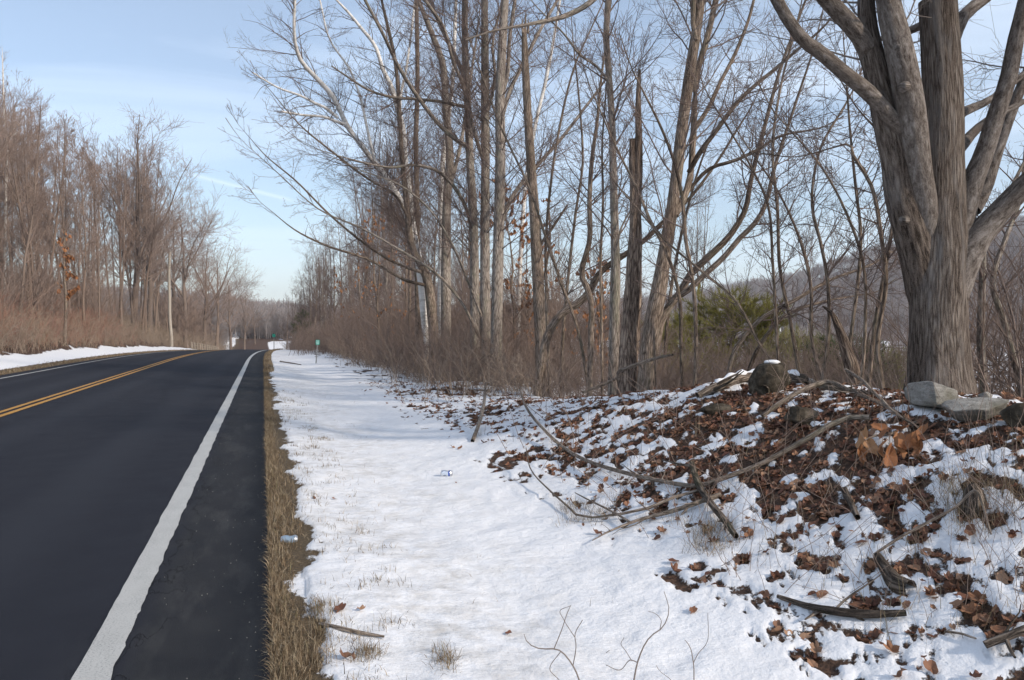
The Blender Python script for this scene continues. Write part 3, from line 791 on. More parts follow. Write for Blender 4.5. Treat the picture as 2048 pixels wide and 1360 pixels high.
    b2 = shoots(br, 900, 0.15, 1.0, (25, 65), L2, 0.6, 7, 0.15, 0.04, g, 0.0025)
    b3 = shoots(b2, 3600, 0.2, 1.0, (25, 65), L2, 0.75, 4, 0.15, 0.0, g, 0.002)
    B.add('crown', 'twig_grey', br, 6, 0, 1); B.add('crown', 'twig_grey', b2, 4, 0, 2); B.add('crown', 'twig_grey', b3, 3, 0, 3)
    B.link(t, base)
build_maple()

# the middle group -----------------------------------------------------------
def build_middle():
    g = G(21)
    # three straight stems side by side
    Y = 22.0
    tr = limb([(949, 790), (950, 700), (949, 560), (947, 440), (940, 320), (935, 200), (930, 100), (930, 0)], Y, [24, 20, 18, 17, 15, 14, 12], 40, ext=4)
    l1 = limb([(936, 291), (920, 285), (886, 257), (835, 193), (798, 135), (771, 78), (730, 0)], [Y, Y - 1.5, Y - 3], [10, 9, 8, 7, 6], 26, ext=2)
    l2 = limb([(934, 215), (905, 208), (879, 203), (832, 198), (784, 194), (737, 180), (700, 157), (663, 132)], [Y, Y - 1, Y - 2.5], [7, 6, 5, 3], 26)
    l3 = limb([(932, 160), (905, 100), (875, 40), (862, 0)], [Y, Y + .8], [9, 8, 7, 6], 18, ext=3)
    l4 = limb([(947, 470), (925, 400), (880, 345), (830, 330), (780, 335), (700, 318), (640, 300)], [Y, Y - 2, Y - 4], [8, 7, 6, 4, 1.2], 26, ext=.8)
    near_tree('grey_tree', 'leftmost of three straight grey stems, with a long limb leaning left over the verge', 'tree', None, tr, [l1, l2, l3, l4], 'grey', g, 1.15, seed=1, bias=(-0.5, -0.2, 0))
    Y = 21.4
    tr = limb([(973, 800), (972, 700), (970, 560), (970, 440), (971, 320), (970, 200), (970, 100), (969, 0)], Y, [26, 22, 19, 18, 17, 15, 14], 40, ext=4)
    l1 = limb([(970, 235), (985, 190), (990, 150), (985, 90), (1000, 20)], [Y, Y + .6], [7, 6, 5], 16, ext=2)
    l2 = limb([(969, 330), (945, 250), (930, 180), (905, 120), (890, 60), (850, 0)], [Y, Y - 1.5], [8, 7, 6], 22, ext=2)
    l3 = limb([(966, 640), (935, 560), (905, 490), (860, 420), (800, 370), (720, 340), (620, 290)], [Y, Y - 2, Y - 4], [6, 5.5, 4, 2.6, 1], 30, ext=.9)
    l4 = limb([(962, 680), (920, 600), (870, 545), (800, 500), (720, 455), (640, 420), (560, 350), (505, 300)], [Y, Y - 2, Y - 4.5], [6.5, 5.5, 4, 2.6, 1], 34, ext=.9)
    near_tree('grey_tree', 'middle of three straight grey stems, with bowed low limbs reaching left', 'tree', None, tr, [l1, l2, l3, l4], 'grey', g, 1.15, seed=7, bias=(-0.5, -0.2, 0))
    Y = 20.2
    tr = limb([(993, 805), (993, 700), (995, 560), (998, 440), (1001, 320), (1000, 200), (1004, 100), (1010, 0)], Y, [28, 24, 22, 21, 20, 18, 15], 40, ext=4)
    l1 = limb([(1000, 250), (1020, 180), (1045, 130), (1080, 60), (1115, 0)], [Y, Y + 1.5], [9, 8, 6], 20, ext=2)
    l2 = limb([(998, 460), (1012, 420), (1030, 385), (1075, 330), (1120, 280), (1170, 215), (1200, 175)], [Y, Y + 1.5], [11, 9, 7, 4], 22, ext=1)
    l3 = limb([(1001, 200), (1015, 150), (1018, 90), (1030, 0)], Y + .2, [9, 8, 7], 16, ext=3)
    near_tree('grey_tree', 'rightmost of three straight grey stems, forked low toward the right', 'tree', None, tr, [l1, l2, l3], 'grey', g, 1.15, seed=13)
    # the snag with the broken top
    Y = 18.0
    tr = limb([(1090, 815), (1086, 760), (1083, 690), (1078, 600), (1073, 500), (1067, 400), (1060, 300), (1054, 200), (1050, 110), (1048, 58)], Y, [38, 30, 26, 24, 23, 20, 18, 16, 14, 10], 48)
    tr[1][0, -1] *= 0.85
    l1 = limb([(1080, 490), (1095, 470), (1115, 440), (1135, 410)], [Y, Y - .5], [7, 6, 4], 10)
    l2 = limb([(1088, 560), (1100, 480), (1098, 400), (1105, 330)], [Y + .3, Y + .3], [5, 4, 3], 14)
    sp = [limb([(1046 + 5 * i, 66), (1045 + 5 * i + i, 50 - 9 * (i % 2)), (1045 + 6 * i, 36 - 14 * (i == 1))], Y - .05 + .04 * i, [6, 4, .6], 6) for i in range(3)]
    near_tree('dead_tree', 'tall bare dead trunk with a snapped top, right of three straight grey stems', 'tree', None, tr, [l1, l2] + sp, 'brown', g, 0.28, seed=17, rough=0.13, f0=0.3, lmul=0.7)
    # slim tree
    Y = 14.6
    tr = limb([(1227, 820), (1228, 740), (1229, 640), (1231, 540), (1229, 440), (1226, 330), (1224, 240), (1217, 140), (1213, 70), (1216, 0)], Y, [26, 23, 21, 17, 15, 13, 12, 12], 44, ext=4)
    l1 = limb([(1216, 160), (1190, 130), (1160, 110), (1130, 70), (1100, 40)], [Y, Y - 1], [6, 5, 3], 16, ext=1)
    l2 = limb([(1218, -40), (1180, 5), (1130, 32), (1090, 42), (1050, 50), (985, 62), (930, 80)], [Y, Y - 1.2, Y - 2], [13, 11, 9, 5, 3], 24)
    l3 = limb([(1232, 500), (1245, 450), (1262, 420)], Y - .2, [5, 4, 3], 10)
    near_tree('slim_tree', 'slim straight grey-brown tree just left of the dark split snag', 'tree', None, tr, [l1, l2, l3], 'grey', g, 0.85, seed=19, rough=.08)
    # dark split snag: two shells of one trunk
    Y = 13.6
    t1 = limb([(1252, 825), (1256, 740), (1260, 640), (1266, 540), (1272, 430), (1278, 320), (1277, 240), (1277, 180), (1279, 139)], Y, [44, 40, 34, 28, 20, 15, 13, 10, 6], 50)
    l1 = limb([(1262, 740), (1268, 600), (1271, 480), (1269, 380), (1266, 320), (1265, 278)], Y + 0.03, [26, 28, 26, 18, 15, 13], 36)
    base = t1[0][0, 0].copy(); base[2] = gz(base[0], base[1])
    t = thing('split_snag', 'dark rotten split snag with torn brown bark standing at the bank crest', 'tree', base)
    b1 = Build(); b1.add('trunk', 'snag', t1, 20, 0.26, 4); b1.link(t, base)
    b1 = Build(); b1.add('broken_shell', 'snag', l1, 16, 0.30, 6); b1.link(t, base)
    strips = shoots(t1, 26, 0.05, 0.6, (5, 14), (0.3, 0.9), 0.16, 5, 0.04, 0.0, g, 0.006)
    b1 = Build(); b1.add('bark_strips', 'snag', strips, 4, 0, 3); b1.link(t, base)
    # leaning forked tree
    Y = 13.2
    tr = limb([(1290, 825), (1294, 740), (1302, 660), (1316, 590), (1332, 490), (1347, 400), (1361, 280), (1376, 170), (1390, 80), (1402, 0)], Y, [46, 36, 34, 32, 26, 24, 23, 22, 20, 18], 46, ext=4)
    l1 = limb([(1350, 430), (1366, 400), (1377, 370), (1386, 280), (1396, 140), (1414, 77), (1432, 0)], [Y, Y + .5], [16, 14, 13, 12, 12], 28, ext=3)
    l2 = limb([(1378, 345), (1400, 305), (1432, 262), (1479, 200), (1556, 133), (1600, 95)], [Y + .2, Y - .8], [11, 10, 8, 6], 22, ext=1)
    l3 = limb([(1388, 260), (1417, 216), (1438, 170), (1470, 108), (1500, 30), (1512, -20)], [Y + .3, Y + 1], [10, 8, 7, 5], 22, ext=1.5)
    l4 = limb([(1370, 390), (1420, 337), (1470, 321), (1519, 297), (1560, 272), (1610, 262)], [Y + .2, Y - .6], [8, 7, 6, 4], 20, ext=.6)
    l5 = limb([(1392, 80), (1385, 40), (1388, 0), (1380, -60)], Y - .2, [10, 9, 8], 12, ext=2)
    near_tree('forked_tree', 'leaning forked brown tree right of the dark split snag', 'tree', None, tr, [l1, l2, l3, l4, l5], 'brown', g, 0.9, seed=23, rough=.11)
    # low sprawling stems behind
    Y = 14.8
    tr = limb([(1290, 800), (1312, 690), (1324, 635), (1364, 579), (1377, 554), (1417, 514), (1457, 474), (1491, 418), (1500, 370), (1530, 250), (1560, 140), (1600, 30)], [Y, Y, Y - .4, Y - .8], [18, 18, 16, 14, 13, 11, 9, 7, 5], 44, ext=1.5)
    l1 = limb([(1362, 590), (1374, 582), (1411, 548), (1448, 514), (1479, 477), (1510, 446), (1531, 409), (1545, 350), (1580, 240), (1600, 180)], [Y - .2, Y - 1.2], [12, 12, 11, 10, 7, 5], 32, ext=1.5)
    near_tree('sprawling_tree', 'low sprawling tree whose stems sweep up to the right from the leaning forked tree', 'tree', None, tr, [l1], 'brown', g, 0.75, seed=29)
    Y = 16.4
    tr = limb([(1075, 800), (1086, 720), (1095, 672), (1123, 628), (1167, 598), (1188, 567), (1198, 548), (1229, 523), (1256, 505), (1293, 477), (1324, 446), (1370, 406), (1430, 330), (1480, 250)], [Y, Y, Y - .6], [20, 18, 16, 14, 12, 11, 9, 6, 4], 44, ext=1)
    near_tree('arching_tree', 'thin tree arching low to the right behind the slim straight tree', 'tree', None, tr, [], 'brown', g, 0.8, seed=31)
    Y = 15.8
    tr = limb([(1178, 810), (1180, 740), (1182, 678), (1179, 588), (1163, 548), (1172, 510), (1177, 493), (1179, 400), (1185, 309), (1194, 247), (1201, 170), (1210, 100)], Y, [13, 12, 12, 12, 11, 10, 8, 6, 4], 40, ext=2)
    near_tree('crooked_tree', 'thin crooked sapling with a kink, left of the slim straight tree', 'tree', None, tr, [], 'brown', g, 0.9, seed=37, sides=9)
    for i, (pp, Y, w, lb) in enumerate((
        ([(1120, 800), (1128, 640), (1140, 520), (1152, 420), (1165, 330), (1160, 220), (1150, 120)], 17.2, [7, 6, 5, 3], 'thin bare sapling right of the dead trunk with a snapped top'),
        ([(1205, 800), (1203, 650), (1201, 520), (1206, 400), (1204, 300), (1212, 180)], 15.2, [6, 6, 5, 3], 'thin straight sapling between the crooked sapling and the slim straight tree'),
        ([(1100, 800), (1093, 600), (1092, 470), (1100, 380), (1120, 250), (1150, 130), (1190, 40)], 17.6, [7, 6, 5, 3], 'thin sapling hugging the right side of the snapped dead trunk'),
        ([(1388, 800), (1392, 690), (1385, 560), (1370, 470), (1365, 400), (1350, 330), (1320, 250), (1290, 190)], 12.6, [8, 8, 7, 4], 'thin dark stem bending left in front of the forked tree'),
        ([(1365, 800), (1362, 680), (1358, 590), (1335, 510), (1300, 440), (1275, 380), (1230, 290), (1200, 220)], 12.9, [8, 7, 6, 3], 'thin stem leaning left across the forked tree'),
        ([(1180, 790), (1150, 640), (1120, 560), (1090, 470), (1060, 380), (1000, 250), (960, 140)], 16.0, [7, 6, 5, 3], 'thin stem leaning left across the dead trunk'),
        ([(1325, 800), (1330, 700), (1345, 560), (1372, 430), (1400, 330), (1430, 250)], 15.5, [8, 7, 5, 3], 'thin brown stem rising behind the leaning forked tree'))):
        near_tree('sapling', lb, 'sapling', 'saplings among the middle trees', limb(pp, [Y, Y - .6], w, 30, ext=1), [], 'brown', g, 1.0, seed=41 + i, sides=7, rough=.04, deep=False)
build_middle()

# birches and dark trunks further along ---------------------------------------
def build_birches():
    g = G(33); Y = 27.0
    tr = limb([(856, 760), (853, 621), (844, 553), (835, 503), (824, 440), (818, 380), (811, 321), (805, 254), (795, 216), (781, 169), (767, 142), (750, 91), (723, 57), (696, 24), (673, 0)], Y, [15, 14, 13, 12, 11, 10, 8, 6, 4], 50, ext=2)
    l1 = limb([(806, 262), (800, 200), (812, 140), (822, 70), (830, 0)], [Y, Y + 1], [6, 5, 4], 18, ext=2)
    near_tree('birch_tree', 'white birch with a wavy trunk bending left over the thicket', 'tree', 'white birches', tr, [l1], 'birch', g, 0.55, 0.005, seed=51, sides=10, rough=.05, up=-0.02)
    Y = 26.0
    tr = limb([(862, 760), (850, 650), (822, 457), (800, 400), (767, 348), (733, 304), (696, 254), (663, 189), (629, 152), (602, 122), (592, 95), (588, 61), (590, 0)], [Y, Y - 1, Y - 3], [15, 14, 12, 10, 9, 7, 5], 50, ext=1.5)
    l1 = limb([(690, 248), (665, 240), (649, 234), (605, 230), (563, 223)], [Y - 2, Y - 3.2], [6, 5, 4], 16)
    l2 = limb([(676, 236), (650, 215), (629, 206), (605, 193), (558, 176), (505, 145)], [Y - 2, Y - 3], [6, 5, 3], 18)
    l3 = limb([(750, 325), (735, 260), (722, 200), (700, 140), (660, 80), (640, 0)], [Y - 1.5, Y - .5], [6, 5, 3], 20, ext=1)
    near_tree('birch_tree', 'white birch leaning far left, its fine twigs drooping against the sky', 'tree', 'white birches', tr, [l1, l2, l3], 'birch', g, 1.4, 0.0035, seed=53, sides=10, rough=.05, up=-0.05, lmul=1.15)
    Y = 28.0
    tr = limb([(880, 760), (881, 627), (883, 503), (884, 380), (886, 321), (893, 270), (899, 220), (906, 152), (910, 50), (912, 0)], Y, [13, 13, 11, 9, 8, 6], 40, ext=3)
    near_tree('birch_tree', 'straight white birch partly hidden behind the dark trunk', 'tree', 'white birches', tr, [], 'birch', g, 0.9, 0.0045, seed=57, sides=10, rough=.05)
    Y = 29.0
    tr = limb([(1035, 740), (1042, 500), (1056, 330), (1075, 230), (1092, 160), (1110, 60), (1120, 0)], Y, [9, 8, 7, 5], 36, ext=2)
    near_tree('birch_tree', 'slender white birch glimpsed right of the snapped dead trunk', 'tree', 'white birches', tr, [], 'birch', g, 0.6, 0.005, seed=59, sides=9, rough=.05)
    Y = 25.0
    tr = limb([(893, 780), (892, 640), (892, 503), (894, 400), (900, 321), (892, 220), (883, 118), (864, 68), (845, 20)], Y, [24, 20, 18, 16, 14, 12, 9], 40, ext=3)
    l1 = limb([(898, 380), (912, 330), (925, 270), (935, 200), (948, 110)], [Y, Y + .6], [9, 7, 5], 18, ext=2)
    near_tree('grey_tree', 'dark grey trunk left of the three straight stems, in front of a white birch', 'tree', None, tr, [l1], 'grey', g, 0.9, 0.004, seed=61)
    Y = 27.5
    tr = limb([(838, 770), (836, 600), (834, 480), (834, 400), (832, 287), (835, 169), (834, 60), (833, 0)], Y, [13, 12, 10, 9, 8], 36, ext=3)
    near_tree('slim_tree', 'slim straight dark tree standing between the birches', 'tree', None, tr, [], 'brown', g, 0.6, 0.005, seed=63, sides=9)
    Y = 24.0
    tr = limb([(868, 780), (865, 640), (848, 540), (826, 500), (815, 420), (805, 330), (800, 250), (790, 120), (770, 30)], Y, [22, 19, 13, 10, 8, 6], 36, ext=2)
    l1 = limb([(845, 545), (815, 535), (780, 520), (720, 480), (660, 430), (590, 360), (530, 310), (495, 270)], [Y, Y - 2, Y - 4], [7, 6, 4.5, 3, 1], 30, ext=.9)
    l2 = limb([(850, 570), (810, 560), (740, 520), (650, 490), (590, 460), (540, 420)], [Y, Y - 2, Y - 4], [7, 6, 4, 1.2], 26, ext=.9)
    l3 = limb([(818, 440), (790, 390), (740, 360), (660, 300), (600, 250), (540, 180)], [Y, Y - 1, Y - 3.5], [6, 5, 4, 1.2], 26, ext=.9)
    near_tree('leaning_tree', 'brown tree with long bare limbs fanning left toward the sky over the verge', 'tree', None, tr, [l1, l2, l3], 'brown', g, 0.9, 0.0035, seed=67, bias=(-0.4, -0.2, 0))
build_birches()

# thin stems between the middle group and the maple ---------------------------
def build_right_saplings():
    g = G(77)
    spec = [([(1560, 790), (1552, 640), (1545, 520), (1536, 410), (1500, 330), (1440, 230)], 10.2, [7, 6, 5, 3], 'thin stem bending left, nearest to the mossy stump'),
            ([(1660, 800), (1625, 690), (1620, 560), (1600, 480), (1560, 390), (1500, 300)], 10.8, [8, 7, 5, 3], 'thin arching stem above the snow patch right of the stump'),
            ([(1640, 790), (1655, 690), (1655, 560), (1640, 480), (1625, 420), (1640, 300), (1690, 210)], 10.0, [8, 7, 6, 4], 'slim stem with an angular bend between stump and broken trunk'),
            ([(1700, 800), (1700, 700), (1716, 560), (1722, 480), (1712, 380), (1700, 260), (1690, 120)], 9.8, [7, 7, 6, 3], 'straight thin stem behind the broken leaning trunk'),
            ([(1720, 800), (1730, 660), (1725, 520), (1690, 420), (1640, 330), (1580, 260)], 9.2, [7, 6, 5, 3], 'slender stem crossing left from beside the maple'),
            ([(1770, 800), (1755, 690), (1772, 560), (1762, 470), (1742, 370), (1706, 310), (1698, 288), (1650, 300)], 9.0, [9, 9, 8, 6, 3], 'hooked bare stem just left of the maple trunk'),
            ([(1735, 800), (1750, 650), (1770, 540), (1782, 470), (1800, 380), (1790, 300), (1745, 250)], 9.4, [9, 8, 7, 4], 'thin stem crossing behind the maple\'s left stem'),
            ([(1450, 800), (1470, 700), (1520, 640), (1590, 600), (1660, 560), (1740, 530), (1790, 500)], 11.2, [9, 9, 8, 6, 3], 'low branchy stem arching right below the far hill'),
            ([(1480, 800), (1520, 690), (1560, 640), (1640, 605), (1720, 590)], 11.6, [9, 8, 6, 3], 'second low stem arching right behind the stump'),
            ([(1605, 790), (1580, 640), (1560, 540), (1555, 420), (1545, 300), (1560, 180), (1590, 60)], 11.0, [8, 7, 6, 4], 'tall thin stem rising right of the yellow-green pine'),
            ([(1600, 800), (1520, 690), (1470, 600), (1400, 540), (1330, 480), (1260, 400)], 10.4, [6, 6, 5, 3], 'long thin cane leaning far left over the stump'),
            ([(1970, 830), (1962, 700), (1965, 560), (1970, 470), (2010, 400), (2045, 330)], 9.2, [17, 15, 12, 10, 6], 'slim grey-brown trunk just right of the maple trunk'),
            ([(2048, 800), (2010, 650), (1985, 560), (2010, 480), (2040, 400), (2050, 300)], 9.6, [12, 12, 11, 8, 5], 'dark crooked stem at the right edge of the picture')]
    for i, (pp, Y, w, lb) in enumerate(spec):
        near_tree('sapling', lb, 'sapling', 'saplings on the bank near the maple', limb(pp, [Y, Y - .3, Y + .3], w, 30, ext=.8), [], 'grey' if i > 10 else 'brown', g, 1.7 if i < 11 else .8, 0.0026, seed=81 + i, sides=8, rough=.05, deep=True, lmul=1.25, up=0.02)
    # broken leaning trunk
    Y = 9.6
    tr = limb([(1722, 830), (1712, 770), (1700, 720), (1686, 680), (1675, 650), (1662, 625), (1645, 612)], Y, [40, 32, 26, 20, 14, 8, 3], 30)
    near_tree('broken_trunk', 'short dark broken trunk leaning left with a splintered tip', 'tree', None, tr, [limb([(1676, 655), (1668, 640), (1664, 618)], Y - .1, [8, 5, 2], 8)], 'snag', g, 0.4, 0.003, seed=99, rough=.2, lmul=.4)
build_right_saplings()

# ------------------------------------------------------------------ woods: prototypes and their copies
def proto_tree(seed, H, r0, crown0, spread, bark, twig, nb, rmin, lean=0.02, forks=0, k2=7, k3=4, up=0.25):
    g = G(seed); B = Build()
    K = 16
    p = np.zeros((K, 3)); d = np.array([g.normal() * lean, g.normal() * lean, 1.0])
    for k in range(1, K):
        d = norm(d + np.array([g.normal() * 0.035, g.normal() * 0.035, 0.06])); p[k] = p[k - 1] + d * H / (K - 1)
    p[0, 2] -= 0.4
    r = r0 * (1 - 0.88 * np.linspace(0, 1, K) ** 0.9); r[0] *= 1.35
    tr = (p[None], r[None])
    B.add('trunk', bark, tr, 9, 0.06, seed)
    par = tr
    if forks:
        fk = shoots(tr, forks, 0.30, 0.6, (16, 32), lambda pl, f, rp, g_: pl * g_.uniform(0.4, 0.62, len(f)), 0.72, 12, 0.05, up, g, rmin)
        B.add('trunk', bark, fk, 7, 0.05, seed); par = join_paths(tr, fk)
    def L1(pl, f, rp, g_): return spread * g_.uniform(0.55, 1.2, len(f)) * (1.15 - 0.75 * f)
    br = shoots(par, nb, crown0, 0.99, (28, 62), L1, 0.5, 9, 0.09, up, g, rmin * 1.3, rmax=0.05)
    def L2(pl, f, rp, g_): return pl * g_.uniform(0.25, 0.55, len(f))
    b2 = shoots(br, len(br[0]) * k2, 0.12, 1, (22, 55), L2, 0.6, 5, 0.11, 0.12, g, rmin)
    b3 = shoots(b2, len(b2[0]) * k3, 0.15, 1, (22, 55), L2, 0.75, 3, 0.12, 0.08, g, rmin)
    B.add('crown', twig, br, 4, 0, 1); B.add('crown', twig, b2, 3, 0, 2); B.add('crown', twig, b3, 3, 0, 3)
    return B
def make_protos(specs, name):
    out = []
    for sp in specs:
        B = proto_tree(**sp)
        t = obj(name, None); B.link(t); out.append([t, False])
    return out
def place(protos, k, loc, rz, sc_, label, group, cat='tree', name=None, tilt=(0, 0)):
    pr = protos[k % len(protos)]
    if not pr[1]: o = pr[0]; pr[1] = True
    else: o = copy_tree(pr[0])
    if name: o.name = name
    o.location = loc; o.rotation_euler = (tilt[0], tilt[1], rz); o.scale = (sc_[0], sc_[0], sc_[1])
    return tag(o, label, cat, group)

LW = make_protos([dict(seed=301, H=20, r0=.17, crown0=.28, spread=3.0, bark='trunk_left', twig='twig_left', nb=58, rmin=.010, k2=7, k3=4),
                  dict(seed=302, H=19, r0=.14, crown0=.34, spread=2.4, bark='trunk_left', twig='twig_left', nb=52, rmin=.010, k2=7, k3=4),
                  dict(seed=303, H=21, r0=.20, crown0=.25, spread=3.6, bark='trunk_left', twig='twig_left', nb=56, rmin=.010, forks=2),
                  dict(seed=304, H=18, r0=.12, crown0=.25, spread=2.2, bark='trunk_left', twig='twig_left', nb=52, rmin=.010),
                  dict(seed=305, H=20, r0=.16, crown0=.40, spread=3.2, bark='trunk_left', twig='twig_left', nb=52, rmin=.010, forks=1)], 'wood_tree')
SP = make_protos([dict(seed=311, H=17, r0=.30, crown0=.22, spread=6.0, bark='trunk_left', twig='twig_left', nb=46, rmin=.011, forks=4, k2=8, k3=5, up=.16),
                  dict(seed=312, H=17, r0=.24, crown0=.20, spread=5.2, bark='trunk_left', twig='twig_left', nb=50, rmin=.011, forks=3, k2=8, k3=5, up=.20)], 'spreading_tree')
def build_left_wood():
    g = G(401)
    spots = []
    # rows set back from the road: nearer rows nearer to it
    tries = 0
    while len(spots) < 165 and tries < 6000:
        tries += 1
        s = g.uniform(30, 120); t = -g.uniform(13.5, 40)
        if t < -13.5 - (120 - s) * 0.32: continue
        if all((s - a) ** 2 + (t - b) ** 2 > 3.0 for a, b in spots): spots.append((s, t))
    for i, (s, t) in enumerate(spots):
        x, y = xy(s, t)
        # seen height of the wood's edge falls toward the road's far end
        q = 1024 + FP * x / y
        hs = np.interp(q, [-200, 0, 100, 190, 240, 330], [1.0, .98, .97, .86, .80, .8]) * g.uniform(.78, 1.06)
        if q > 330: continue
        ytop = np.interp(q, [-100, 0, 100, 180, 215, 270, 330, 345], [140, 195, 235, 310, 330, 285, 330, 380]) + abs(g.normal()) * 24 - 18
        Hneed = CAMZ + (660 - ytop) / FP * y - gz(x, y)
        k = int(g.integers(0, 5)); H0 = [20, 19, 21, 18, 20][k]
        sz = float(np.clip(Hneed / H0, .5, 1.6))
        place(LW, k, (x, y, gz(x, y)), g.uniform(0, 6.3), (min(sz * g.uniform(.85, 1.1), 1.25), sz), 'tall slender bare tree in the dense brown wood left of the road', 'trees of the wood left of the road', tilt=(g.normal() * .02, g.normal() * .02))
    # road-side trees further on, past the wood
    for i, (px, Y, ytop, k, lb) in enumerate(((268, 84, 283, 2, 'round-headed bare tree at the right end of the left wood'),
                                              (372, 104, 432, 2, 'thick-trunked bare roadside tree just right of the pale pole'),
                                              (352, 112, 440, 4, 'bare tree behind the pale pole'),
                                              (408, 122, 488, 0, 'bare spreading tree behind the row of guide posts'),
                                              (434, 140, 510, 2, 'bare tree beyond the guide posts, right of the spreading one'),
                                              (462, 160, 556, 4, 'small bare tree where the road drops out of sight'),
                                              (424, 150, 515, 1, 'slim bare tree behind the guide posts'),
                                              (488, 180, 580, 2, 'low bare tree far down the road on the left'),
                                              (300, 92, 345, 0, 'bare tree left of the pale pole at the end of the wood'),
                                              (322, 120, 430, 3, 'thin bare tree left of the pale pole, set back'),
                                              (510, 200, 598, 3, 'farthest small bare tree beside the vanishing road'))):
        p = P(px, 660, Y); z = gz(p[0], Y); H = CAMZ + (660 - ytop) / FP * Y - z
        sz = H / 17.0
        place(SP, k, (p[0], Y, z), i * 1.7, (min(max(sz * 1.15, .5), 1.5), sz), lb, 'trees along the left of the road ahead')
    # pale birch at the left edge
    Y = 56
    tr = limb([(8, 640), (10, 500), (12, 380), (14, 290), (8, 220), (6, 150)], Y, [6, 5.5, 5, 4, 3], 30, ext=2)
    near_tree('birch_tree', 'pale thin birch at the left edge of the picture', 'tree', None, tr, [limb([(14, 290), (25, 272), (38, 262)], Y, [4, 3, 2], 8)], 'birch', g, .8, .006, seed=405, sides=8, twig='twig_left')
    # oak sapling with rusty leaves still on
    Y = 50
    for i, (pts, lb) in enumerate((([(130, 660), (132, 600), (128, 540), (130, 460)], 'slim sapling with clumps of orange leaves in the left wood'),)):
        tr = limb(pts, Y, [6, 5, 3], 20)
        lm = [limb([(130, 560), (140, 545), (152, 552)], Y, [3, 2], 8), limb([(129, 520), (138, 508), (148, 515)], Y, [3, 2], 8), limb([(131, 600), (145, 580), (158, 570)], Y, [3, 2], 8)]
        t, tw, base = near_tree('leafy_sapling', lb, 'sapling', None, tr, lm, 'brown', g, .7, .006, seed=409, sides=6, lmul=.4, deep=False, twig='twig_left')
        hanging_leaves(join_paths(*lm), 170, .26, g, 'leaves', t, 'leaf_orange', base)
        hanging_leaves((tw[0][:40], tw[1][:40]), 60, .26, g, 'leaves', t, 'leaf_orange', base)
build_left_wood()

